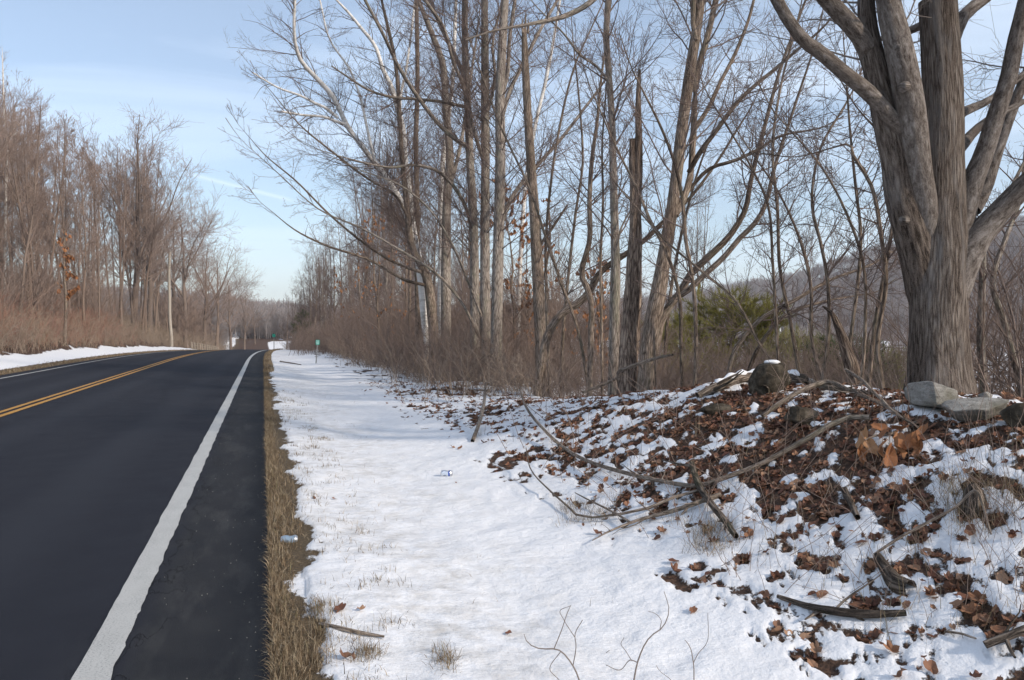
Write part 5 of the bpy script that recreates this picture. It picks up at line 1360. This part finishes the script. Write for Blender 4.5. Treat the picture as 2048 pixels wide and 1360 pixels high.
def build_sticks():
    g = G(1001)
    stick('fallen_branch', 'long curved bare branch lying down the bank toward the verge', [(1740, 862), (1690, 868), (1640, 890), (1580, 918), (1520, 945), (1450, 972), (1400, 984), (1330, 978), (1260, 962), (1180, 940), (1120, 905), (1080, 870), (1050, 830), (1040, 805)],
          [11, 11, 10, 9, 8, 6, 4], [.10, .12, .10, .08, .06, .06, .05, .05, .06, .07, .08, .10, .15, .22], 'stick', 16, g, 60,
          side=[([(1405, 990), (1340, 1010), (1290, 1032), (1230, 1043), (1180, 1046), (1130, 1020), (1100, 995), (1062, 960), (1052, 925)], [7, 6, 4, 2], [.04, .05, .05, .05, .04, .05, .06, .10, .16])])
    stick('fallen_branch', 'bare branch with its tip on the snow below the long curved branch', [(1440, 1000), (1400, 1015), (1340, 1035), (1280, 1050), (1230, 1068), (1185, 1092)], [11, 10, 8, 5, 2], .04, 'stick', 8, g, 30,
          side=[([(1262, 1056), (1215, 1030), (1180, 1012), (1150, 998)], [5, 4, 2], .04)])
    stick('short_log', 'short peeled stick lying across the fallen branches on the bank', [(1383, 952), (1395, 985), (1425, 1025), (1450, 1055), (1472, 1082)], [12, 14, 14, 14, 12], [.10, .08, .05, .04, .03], 'oldwood', 0, g, 20, side=[([(1385, 955), (1360, 948), (1330, 940)], [7, 5, 3], .08)])
    stick('fallen_branch', 'grey branch arching over the dark stone below the stump', [(1525, 852), (1560, 838), (1610, 818), (1650, 808), (1700, 812), (1750, 822), (1800, 838)], [9, 11, 11, 9, 6], [.08, .14, .18, .18, .12, .08, .04], 'stick', 8, g, 30)
    stick('fallen_branch', 'long straight branch slanting from the crest down toward the oak sprig', [(1690, 770), (1720, 792), (1760, 828), (1800, 855), (1840, 872)], [7, 7, 6, 4], [.16, .16, .12, .08, .05], 'stick', 6, g, 24)
    stick('rotten_log', 'snow-topped log lying from the crest up to the mossy stump', [(1395, 800), (1430, 786), (1470, 768), (1510, 752), (1532, 745)], [14, 20, 22, 20, 16], [.03, .05, .05, .06, .08], 'oldwood', 3, g, 26, 'log', 12, snow=(.25, .95))
    stick('rotten_log', 'dark hollow log with a snow cap right of the mossy stump', [(1525, 792), (1550, 780), (1580, 768), (1610, 764)], [24, 30, 28, 20], .05, 'oldwood', 0, g, 20, 'log', 12, snow=(.05, .95))
    stick('rotten_log', 'pale weathered log right of the snow patch on the crest', [(1625, 778), (1660, 786), (1700, 792), (1745, 798)], [12, 13, 12, 8], .05, 'stick', 3, g, 20, 'log', 10)
    stick('fallen_branch', 'dark thick stub leaning in the leaves near the bent cane', [(1688, 990), (1700, 1015), (1715, 1042)], [14, 14, 12], .02, 'oldwood', 0, g, 12)
    stick('rotten_log', 'dark rotten stub lying in snow below the bent tan cane', [(1755, 1120), (1775, 1150), (1800, 1180), (1822, 1188)], [16, 26, 38, 34], .02, 'oldwood', 0, g, 16, 'log', 12)
    stick('bent_cane', 'pale tan cane bent sharply near its tip on the right of the bank', [(1748, 1120), (1800, 1098), (1860, 1080), (1910, 1066), (1952, 1056), (1968, 1066), (1982, 1084)], [5, 6, 6, 6, 6, 5, 4], [.03, .06, .10, .14, .20, .12, .04], 'stick', 0, g, 34, 'cane', 6)
    stick('fallen_branch', 'peeled pale stick lying at the foot of the bank', [(1555, 1208), (1610, 1222), (1660, 1234), (1730, 1240), (1812, 1238)], [8, 12, 17, 18, 12], .03, 'oldwood', 2, g, 26, sides=10, side=[([(1640, 1232), (1622, 1244), (1610, 1252)], [8, 6, 3], .03)])
    stick('fallen_branch', 'brown branch in the lower right corner of the picture', [(1970, 1310), (2010, 1295), (2045, 1280), (2075, 1268)], [16, 18, 18, 16], .04, 'oldwood', 2, g, 16, side=[([(2012, 1296), (2022, 1318), (2030, 1330)], [10, 8, 5], .03)])
    stick('fallen_branch', 'small stick half in the snow near the lower right corner', [(1890, 1272), (1920, 1278), (1952, 1288)], [5, 5, 4], .02, 'stick', 0, g, 12)
    stick('fallen_stick', 'straight brown stick lying on the verge snow by the grass', [(640, 1254), (690, 1266), (730, 1274), (768, 1280)], [8, 9, 8, 5], .015, 'stick', 0, g, 16, 'stick')
    stick('fallen_stick', 'thin stick lying on the snow near the green marker post', [(560, 724), (580, 727), (602, 731)], [2.5, 2.5, 2], .03, 'stick', 0, g, 12, 'stick')
    stick('fallen_branch', 'dark short branch standing out of the snow at the left foot of the bank', [(945, 885), (955, 868), (966, 845), (972, 815)], [8, 8, 7, 4], [.02, .08, .22, .42], 'stick', 3, g, 16)
    stick('fallen_branch', 'pale fallen pole leaning against the dark split snag', [(1165, 800), (1220, 785), (1260, 770), (1310, 760), (1345, 755)], [5, 7, 7, 5], [.1, .22, .35, .42, .45], 'stick', 0, g, 20)
    # bare twigs rising in the foreground
    def fore(name, label, lines, Y):
        base = P(*lines[0][0][0], Y); base[2] = gz(base[0], base[1])
        t = thing(name, label, 'twig', base); B = Build()
        for pts, w in lines:
            p = limb(pts, Y, [x_ * .72 for x_ in w], 22)
            if pts[0][1] > 1360:
                p[0][0, 0, 2] = min(p[0][0, 0, 2], gz(p[0][0, 0, 0], p[0][0, 0, 1]) - .03)
            b1 = Build(); b1.add('stem' if pts is lines[0][0] else 'side_twig', 'twig_grey', p, 6, .06, int(pts[0][0])); b1.link(t, base)
    fore('bare_seedling', 'forked bare seedling at the bottom of the picture, leftmost of three', [([(1170, 1500), (1163, 1375), (1145, 1330), (1118, 1300), (1075, 1296), (1055, 1285), (1048, 1268)], [5, 5, 4.5, 4, 3, 2]), ([(1122, 1302), (1100, 1340), (1118, 1360), (1125, 1372)], [2.5, 2]), ([(1146, 1332), (1152, 1290), (1150, 1270), (1165, 1240)], [3, 2]), ([(1150, 1275), (1128, 1240), (1120, 1222), (1140, 1212)], [2.5, 1.6]), ([(1108, 1298), (1125, 1255), (1135, 1225), (1142, 1210)], [3, 1.6])], 3.15)
    fore('bare_seedling', 'tallest forked bare seedling at the bottom of the picture, middle of three', [([(1250, 1500), (1268, 1360), (1275, 1325), (1302, 1272), (1325, 1255), (1338, 1220), (1328, 1183)], [5, 5, 4, 3.4, 2.6, 1.8]), ([(1275, 1325), (1262, 1320), (1240, 1340), (1212, 1330)], [3, 1.8]), ([(1264, 1322), (1250, 1300), (1242, 1288), (1248, 1275)], [2.4, 1.5]), ([(1320, 1258), (1322, 1240), (1312, 1228), (1296, 1222)], [2.2, 1.4])], 3.2)
    fore('bare_seedling', 'small bare seedling at the bottom of the picture, rightmost of three', [([(1384, 1500), (1388, 1370), (1386, 1320), (1378, 1290), (1370, 1280)], [3.5, 3, 2]), ([(1387, 1325), (1398, 1305), (1410, 1292), (1416, 1225)], [2.4, 1.5]), ([(1350, 1500), (1340, 1358), (1318, 1340), (1312, 1330)], [2, 1.4])], 3.25)
    # thin brown weed stems all over the bank
    n = 330
    px = g.uniform(980, 2060, n); py = g.uniform(790, 1250, n)
    p0 = np.array([hit(a, b_) for a, b_ in zip(px, py)]); s, t = st(p0[:, 0], p0[:, 1]); p0 = p0[t > 2.6]; n = len(p0)
    K = 7; out = np.empty((n, K, 3)); out[:, 0] = p0; d = norm(np.stack([g.normal(size=n) * .6 - .2, g.normal(size=n) * .5, np.ones(n)], 1)); L = g.uniform(.15, .8, n) * np.clip(p0[:, 1] / 7, .5, 1.3)
    for k in range(1, K): d = norm(d + g.normal(size=(n, 3)) * .10); out[:, k] = out[:, k - 1] + d * (L / (K - 1))[:, None]
    rad = np.linspace(.0026, .0012, K)[None] * np.clip(p0[:, 1:2] / 6, .6, 2)
    tw = shoots((out, rad), n * 3, .3, 1, (25, 60), (.05, .22), .7, 4, .1, .05, g, .0010)
    V1, q1, b1 = tubes(out, rad, 4); V2, q2, b2 = tubes(tw[0], tw[1], 3)
    me = mesh_np('weed_stems', np.vstack([V1, V2]), [np.vstack([q1, q2 + len(V1)])], M['cane_brown'], True, {'bc': ('FLOAT_VECTOR', np.vstack([b1, b2]))})
    tag(obj('weed_stems', me), 'thin leafless weed stems standing all over the bank', 'weeds', kind='stuff')
build_sticks()

# ------------------------------------------------------------------ stones and stump
def rock(name, label, px, py, w, h, dep, mat, seed, yaw=0.0, sink=.25, shear=0.0, snow=False):
    g = G(seed)
    bm_v, bm_f = ico(4)
    v = bm_v.copy()
    n = fbm(v[:, 0] * 1.3 + seed, v[:, 1] * 1.3, 3, seed, .5, v[:, 2] * 1.3) - .5
    v = v * (1 + .5 * n)[:, None]
    for k in range(24):                                      # chip flat facets
        d = norm(g.normal(size=3)); lim = g.uniform(.55, .85)
        over = np.maximum(v @ d - lim, 0); v = v - over[:, None] * d[None] * .97
    v = v * (1 + .13 * (fbm(v[:, 0] * 6 + seed, v[:, 1] * 6, 3, seed + 2, .6, v[:, 2] * 6) - .5))[:, None]
    v[:, 2] += shear * v[:, 0]
    p = hit(px, py)
    k = p[1] / FP
    v = v * np.array([w * k * .56, dep, h * k * .62])
    c, s_ = math.cos(yaw), math.sin(yaw); v = v @ np.array([[c, s_, 0], [-s_, c, 0], [0, 0, 1]])
    me = mesh_np(name, v, [bm_f], M[mat], True)
    o = obj(name, me, None, (p[0], p[1] + dep * .5, p[2] + h * k * (.5 - sink)))
    return tag(o, label, 'rock')
def ico(sub):
    import bmesh
    bm = bmesh.new(); bmesh.ops.create_icosphere(bm, subdivisions=sub, radius=1.0)
    V = np.array([v.co[:] for v in bm.verts]); F = np.array([[v.index for v in f.verts] for f in bm.faces]); bm.free()
    return V, F
def build_rocks():
    rock('boulder', 'pale angular boulder in front of the maple trunk', 1888, 820, 124, 62, .22, 'stone', 3, .15, .12, -.12)
    rock('boulder', 'rounded grey boulder with a mossy lower side at the right of the bank', 1972, 845, 128, 58, .22, 'stone', 8, -.2, .14, .22)
    rock('stone', 'small round stone between the two boulders', 1976, 806, 30, 24, .06, 'stone', 12, 0, .1)
    rock('boulder', 'dark stone cut off by the right edge of the picture', 2052, 858, 60, 60, .15, 'moss', 15, .3, .15)
    rock('boulder', 'dark mossy stone under the arching grey branch', 1608, 852, 84, 46, .12, 'moss', 19, .1, .15)
    rock('stone', 'small pale flat stone on the crest right of the stump', 1618, 768, 26, 14, .06, 'stone', 23, 0, .1)
    rock('stone', 'dark stone lying among leaves below the snow-topped log', 1440, 828, 90, 22, .1, 'moss', 27, .1, .2)
    M['moss_bark'] = bark_mat('mossy_rotten_wood', (0.012, 0.010, 0.007), (0.055, 0.048, 0.032), (0.20, 0.16, 0.12), 30, .5, .04, (0.035, 0.033, 0.02), .6)
    # mossy stump
    p = hit(1545, 786); g = G(1101); k = p[1] / FP
    t = thing('mossy_stump', 'dark mossy rotten stump with a dab of snow on the bank crest', 'stump', p)
    v, f = ico(4)
    rr_ = 1 + .55 * (fbm(v[:, 0] * 1.6 + 3, v[:, 1] * 1.6, 3, 66, .6, v[:, 2] * 1.1) - .5) + .22 * (fbm(v[:, 0] * 6, v[:, 1] * 6, 3, 67, .6, v[:, 2] * 2.2) - .5)
    v = v * rr_[:, None]; v[:, 2] = np.where(v[:, 2] > .62, .62 + (v[:, 2] - .62) * .25, v[:, 2])
    v[:, 0] += .28 * v[:, 2]
    v = v * np.array([36 * k, 30 * k, 52 * k]) + np.array([0, .14, 22 * k])
    obj('stump', mesh_np('stump', v, [f], M['moss'], True), t)
    tops = v[(v[:, 2] > v[:, 2].max() - 8 * k)]; c = tops.mean(0)
    sv, sf = ico(3); sv = sv * (1 + .5 * (fbm(sv[:, 0] * 2, sv[:, 1] * 2, 3, 5, .6, sv[:, 2] * 2) - .5))[:, None] * np.array([16 * k, 14 * k, 5 * k]) + c + np.array([0, -.01, 4 * k])
    obj('snow_cap', mesh_np('snow_cap', sv, [sf], M['snow'], True), t)
    # small rotten stump right
    p = hit(1965, 1020); k = p[1] / FP
    pts = np.stack([np.full(7, p[0]), np.full(7, p[1] + .06), p[2] - .08 + np.linspace(0, 50 * k + .08, 7)], 1); pts[:, 0] += np.linspace(0, -.02, 7)
    rad = np.interp(np.linspace(0, 1, 7), [0, .5, .9, 1], [30, 22, 16, 4]) * k
    t = thing('rotten_stump', 'small crumbling grassy stump near the right edge of the bank', 'stump', p)
    B = Build(); B.add('stump', 'oldwood', (pts[None], rad[None]), 18, .38, 4); B.link(t, p)
    # oak sprig with big leaves
    p = hit(1790, 880); k = p[1] / FP
    t = thing('oak_sprig', 'broken oak sprig with large rusty hanging leaves in the middle of the bank', 'branch', p)
    B = Build()
    st1 = limb([(1850, 840), (1815, 850), (1780, 868), (1748, 872), (1730, 880)], [p[1] + .1, p[1] - .05], [7, 6, 5, 3], 16); st2 = limb([(1815, 850), (1822, 868), (1830, 880)], p[1], [5, 4, 3], 10)
    B.add('stem', 'stick', st1, 7); B.add('stem', 'stick', st2, 6); B.link(t, p)
    spots = [(1728, 890, .17, 1.2), (1742, 905, .16, .8), (1755, 915, .17, 1.4), (1768, 880, .15, .5), (1778, 925, .17, 1.5), (1790, 905, .17, 1.0), (1800, 890, .14, .6), (1820, 895, .15, 1.1), (1838, 905, .14, 1.3), (1760, 862, .13, .3), (1800, 866, .12, .2), (1722, 915, .13, 1.4), (1845, 868, .12, .7)]
    for i, (a, b_, sz, ti) in enumerate(spots):
        o = obj('leaf', OAK_MESH[i % 6], t); c = hit(a, b_ + 14) + np.array([0, 0, sz * .42 + .02]) - p
        o.location = c; o.scale = (sz * .72, sz, sz); o.rotation_euler = (ti, g.normal() * .5, g.normal() * 1.0)
OAK_MESH = [mesh_np('leaf', V, [F], M['leaf_orange'], False) for V, F in LEAVES]
build_rocks()

# ------------------------------------------------------------------ litter, posts and signs
def lathe(prof, n=28):
    th = np.linspace(0, 2 * math.pi, n, endpoint=False)
    V = np.concatenate([np.stack([r * np.cos(th), r * np.sin(th), np.full(n, z)], 1) for r, z in prof])
    i = np.arange(len(prof) * n).reshape(len(prof), n)
    q = np.stack([i[:-1], np.roll(i[:-1], -1, 1), np.roll(i[1:], -1, 1), i[1:]], -1).reshape(-1, 4)
    return V, q
def box(sx, sy, sz, c=(0, 0, 0)):
    V = np.array([[x, y, z] for x in (-.5, .5) for y in (-.5, .5) for z in (-.5, .5)]) * [sx, sy, sz] + np.asarray(c)
    F = np.array([[0, 1, 3, 2], [4, 6, 7, 5], [0, 4, 5, 1], [2, 3, 7, 6], [0, 2, 6, 4], [1, 5, 7, 3]])
    return V, F
M['can_white'] = plain('can_paint_white', (0.66, 0.72, 0.80), .35, .3, .5)
M['can_blue'] = plain('can_paint_blue', (0.05, 0.11, 0.42), .35, .3, .5)
M['can_pale_blue'] = plain('can_paint_pale_blue', (0.26, 0.34, 0.42), .4, .3, .5)
M['alu'] = plain('aluminium', (0.62, 0.63, 0.65), .35, .9)
M['ink'] = plain('lettering_dark_blue', (0.03, 0.045, 0.13), .5)
M['sign_green'] = plain('sign_green', (0.02, 0.30, 0.22), .45)
M['sign_pale'] = plain('sign_letter_white', (0.62, 0.78, 0.74), .5)
M['post_metal'] = plain('post_galvanised', (0.25, 0.25, 0.24), .6, .3)
M['post_wood'] = plain('post_weathered_wood', (0.34, 0.285, 0.22), .85)
M['pole_wood'] = plain('pole_pale_wood', (0.42, 0.37, 0.31), .85)
M['white_pipe'] = plain('pipe_white', (0.75, 0.75, 0.73), .5)
def can(label, px, py, yaw, body, writing):
    p = hit(px, py); R = .033; L = .122
    def dent(V):
        V = V.copy(); d = np.exp(-((V[:, 2] - .055) / .02) ** 2) * np.clip(V[:, 0] / R, 0, 1); V[:, 0] -= d * .010
        V[:, 1] += .004 * np.sin(V[:, 2] * 60); V[:, 0] += .003 * np.sin(V[:, 2] * 95 + 1); return V
    t = thing('drink_can', label, 'can', (p[0], p[1], p[2] + R * (.85 if writing else .35)))
    t.rotation_euler = (0, radians(90), yaw)
    parts = [('body', body, [(R, .012), (R, .03), (R, .05), (R, .065), (R, .08), (R, .086)]), ('band', 'can_blue' if writing else 'can_pale_blue', [(R, .0862), (R, .096), (R, .104)]),
             ('neck', 'alu', [(R, .1042), (R * .95, .112), (R * .80, .120), (R * .80, .122), (R * .74, .1215), (R * .72, .118), (.001, .118)]), ('base', 'alu', [(R, .0118), (R * .93, .004), (R * .72, 0), (R * .62, .004), (.001, .010)])]
    for nm, mt, prof in parts:
        V, q = lathe(prof); V = dent(V); V[:, 2] -= L / 2
        obj(nm, mesh_np(nm, V, [q], M[mt], True), t)
    if writing:
        cu = bpy.data.curves.new('lettering', 'FONT'); cu.body = writing; cu.size = .040; cu.shear = .35; cu.align_x = 'CENTER'; cu.align_y = 'CENTER'
        tmp = bpy.data.objects.new('lettering', cu); COL.objects.link(tmp)
        bpy.context.view_layer.update()
        me0 = tmp.evaluated_get(bpy.context.evaluated_depsgraph_get()).to_mesh()
        V = np.array([v.co[:] for v in me0.vertices]); F = [list(q.vertices) for q in me0.polygons]
        tmp.evaluated_get(bpy.context.evaluated_depsgraph_get()).to_mesh_clear(); bpy.data.objects.remove(tmp)
        # wrap round the can, reading along its length, on the side that faces up and toward the road
        a = V[:, 1] / R + math.pi * 1.16
        W = np.stack([np.cos(a) * (R + .0008), np.sin(a) * (R + .0008), V[:, 0] + .050], 1); W = dent(W); W[:, 2] -= L / 2
        me = bpy.data.meshes.new('lettering'); me.from_pydata(W.tolist(), [], F); me.materials.append(M['ink']); obj('lettering', me, t)
def build_small():
    g = G(1201)
    can('crushed white and blue drink can lying on the open snow', 893, 952, radians(-8), 'can_white', 'Busch')
    can('pale blue drink can half buried in the matted roadside grass', 578, 1084, radians(12), 'can_pale_blue', None)
    # green reference marker on the right verge
    p = hit(632, 727)
    t = thing('marker_sign', 'small green roadside marker on a leaning thin post at the thicket edge', 'sign', p)
    H = 1.02
    V, F = box(.045, .03, H, (0, 0, H / 2 - .05)); o = obj('post', mesh_np('post', V, [F], M['post_metal'], False), t); o.rotation_euler = (0, radians(5), 0)
    top = np.array([math.sin(radians(5)) * (H - .02), -.022, H - .03])
    V, F = box(.19, .006, .23, top); pl = obj('plate', mesh_np('plate', V, [F], M['sign_green'], False), t)
    VV, FF = [], []
    for r_ in range(3):
        for c_ in range(3):
            v, f = box(.030, .002, .042, top + np.array([(c_ - 1) * .048, -.0045, (1 - r_) * .064])); FF.append(f + 8 * len(VV)); VV.append(v)
    obj('digits', mesh_np('digits', np.vstack(VV), FF, M['sign_pale'], False), pl)
    # far green sign
    Y = 118; p = P(548, 690, Y); p[2] = gz(p[0], Y)
    t = thing('road_sign', 'tiny green sign on a post where the road drops away', 'sign', p)
    zt = P(548, 671, Y)[2] - p[2]
    V, F = box(.09, .07, zt, (0, 0, zt / 2)); obj('post', mesh_np('post', V, [F], M['post_metal'], False), t)
    V, F = box(.46, .01, .46, (0, -.045, zt)); obj('plate', mesh_np('plate', V, [F], M['sign_green'], False), t)
    # weathered pole
    Y = 88
    lp = limb([(343, 702), (343, 680), (340, 640), (339, 590), (338, 545), (340, 503)], Y, [7.5, 6.5, 6, 6, 5.5, 5], 30); seat(lp)
    base = lp[0][0, 0].copy(); base[2] = gz(base[0], base[1])
    t = thing('utility_pole', 'tall pale weathered pole standing left of the roadside trees', 'pole', base)
    M['pole_bark'] = M['pole_wood']
    B = Build(); B.add('pole', 'pole_wood', lp, 12, .04, 3); B.link(t, base)
    V, q = lathe([(.16, 0), (.15, .03), (.001, .05)], 12); o = obj('cap', mesh_np('cap', V, [q], M['post_metal'], True), t); o.location = lp[0][0, -1] - base
    B = Build(); B.add('bracket', 'oldwood', (np.array([[lp[0][0, 18], lp[0][0, 18] + [.5, 0, .05]]]), np.array([[.05, .04]])), 6); B.link(t, base)
    # guide rail posts on the outside of the bend
    A, Bp = P(384, 690, 96), P(437, 690, 122)
    t = thing('guide_rail', 'row of pale short guide posts with cables left of the road', 'guide rail', (A[0], A[1], gz(A[0], A[1])))
    o0 = np.array([A[0], A[1], gz(A[0], A[1])]); pv, pf = lathe([(.001, -.3), (.09, -.3), (.087, .5), (.084, .80), (.06, .85), (.001, .87)], 10)
    pm = mesh_np('post', pv, [pf], M['post_wood'], True); ends = []
    for i in range(13):
        f = i / 12; x, y = A[0] * (1 - f) + Bp[0] * f, A[1] * (1 - f) + Bp[1] * f
        z = gz(x, y); o = obj('post', pm, t, np.array([x, y, z]) - o0); o.rotation_euler = (g.normal() * .05, g.normal() * .05, i); ends.append([x, y - .13, z])
    e = np.array(ends)
    for hgt in (.55, .8):
        B = Build(); B.add('cable', 'pole_wood', (e[None] + np.array([0, 0, hgt]), np.full((1, 13), .022)), 5); B.link(t, o0)
    # white stand-pipe in the valley
    Y = 33; p = P(1560, 700, Y); z = gz(p[0], Y); zt = P(1560, 655, Y)[2]
    V, q = lathe([(.001, -.2), (.035, -.2), (.035, (zt - z) * .7), (.045, (zt - z) * .7 + .01), (.045, (zt - z) * .7 + .06), (.03, (zt - z) * .7 + .07), (.03, zt - z), (.001, zt - z + .02)], 12)
    t = thing('marker_post', 'thin white post in the brush beyond the stump', 'post', (p[0], Y, z)); obj('post', mesh_np('post', V, [q], M['white_pipe'], True), t)
    # grit along the edge of the pavement
    n = 260
    s = 2.4 + 14 * g.uniform(0, 1, n) ** 1.6; tt = np.concatenate([-np.abs(g.normal(size=n // 2)) * .12, g.uniform(-.65, .0, n - n // 2)])
    x, y = xy(s, tt); z = zlong(s) + road_crown(tt) + .002
    iv, if_ = ico(1); V, F, lv = scatter([(iv * [1, .8, .6], if_)], np.stack([x, y, z], 1), rot_from(g.normal(size=n) * .2, g.uniform(0, 6, n), g.normal(size=n) * .2), g.uniform(.0015, .0045, n), g)
    tag(obj('road_grit', mesh_np('road_grit', V, F, M['stone'], True)), 'pale grit scattered on the paved shoulder', 'grit', kind='stuff')
build_small()

# ------------------------------------------------------------------ the air between here and the hill
def build_haze():
    gme = bpy.data.objects['ground'].data
    co = np.empty(len(gme.vertices) * 3, np.float32); gme.vertices.foreach_get('co', co); co = co.reshape(-1, 3)
    R = float(np.abs(co[:, :2]).max()) + 40; z0, z1 = float(co[:, 2].min()) - 1.0, float(co[:, 2].max()) + 24.0
    hm = bpy.data.materials.new('haze_air'); hm.use_nodes = True; nt = hm.node_tree
    nt.nodes.remove(nt.nodes['Principled BSDF'])
    pv = nt.nodes.new('ShaderNodeVolumePrincipled')
    pv.inputs['Color'].default_value = (0.90, 0.93, 1.0, 1); pv.inputs['Density'].default_value = 0.0003
    nt.links.new(pv.outputs[0], nt.nodes['Material Output'].inputs['Volume'])
    V, F = box(2 * R, 2 * R, z1 - z0, (0, 0, (z0 + z1) / 2))
    tag(obj('haze', mesh_np('haze', V, [F], hm, False)), kind='stuff')
build_haze()
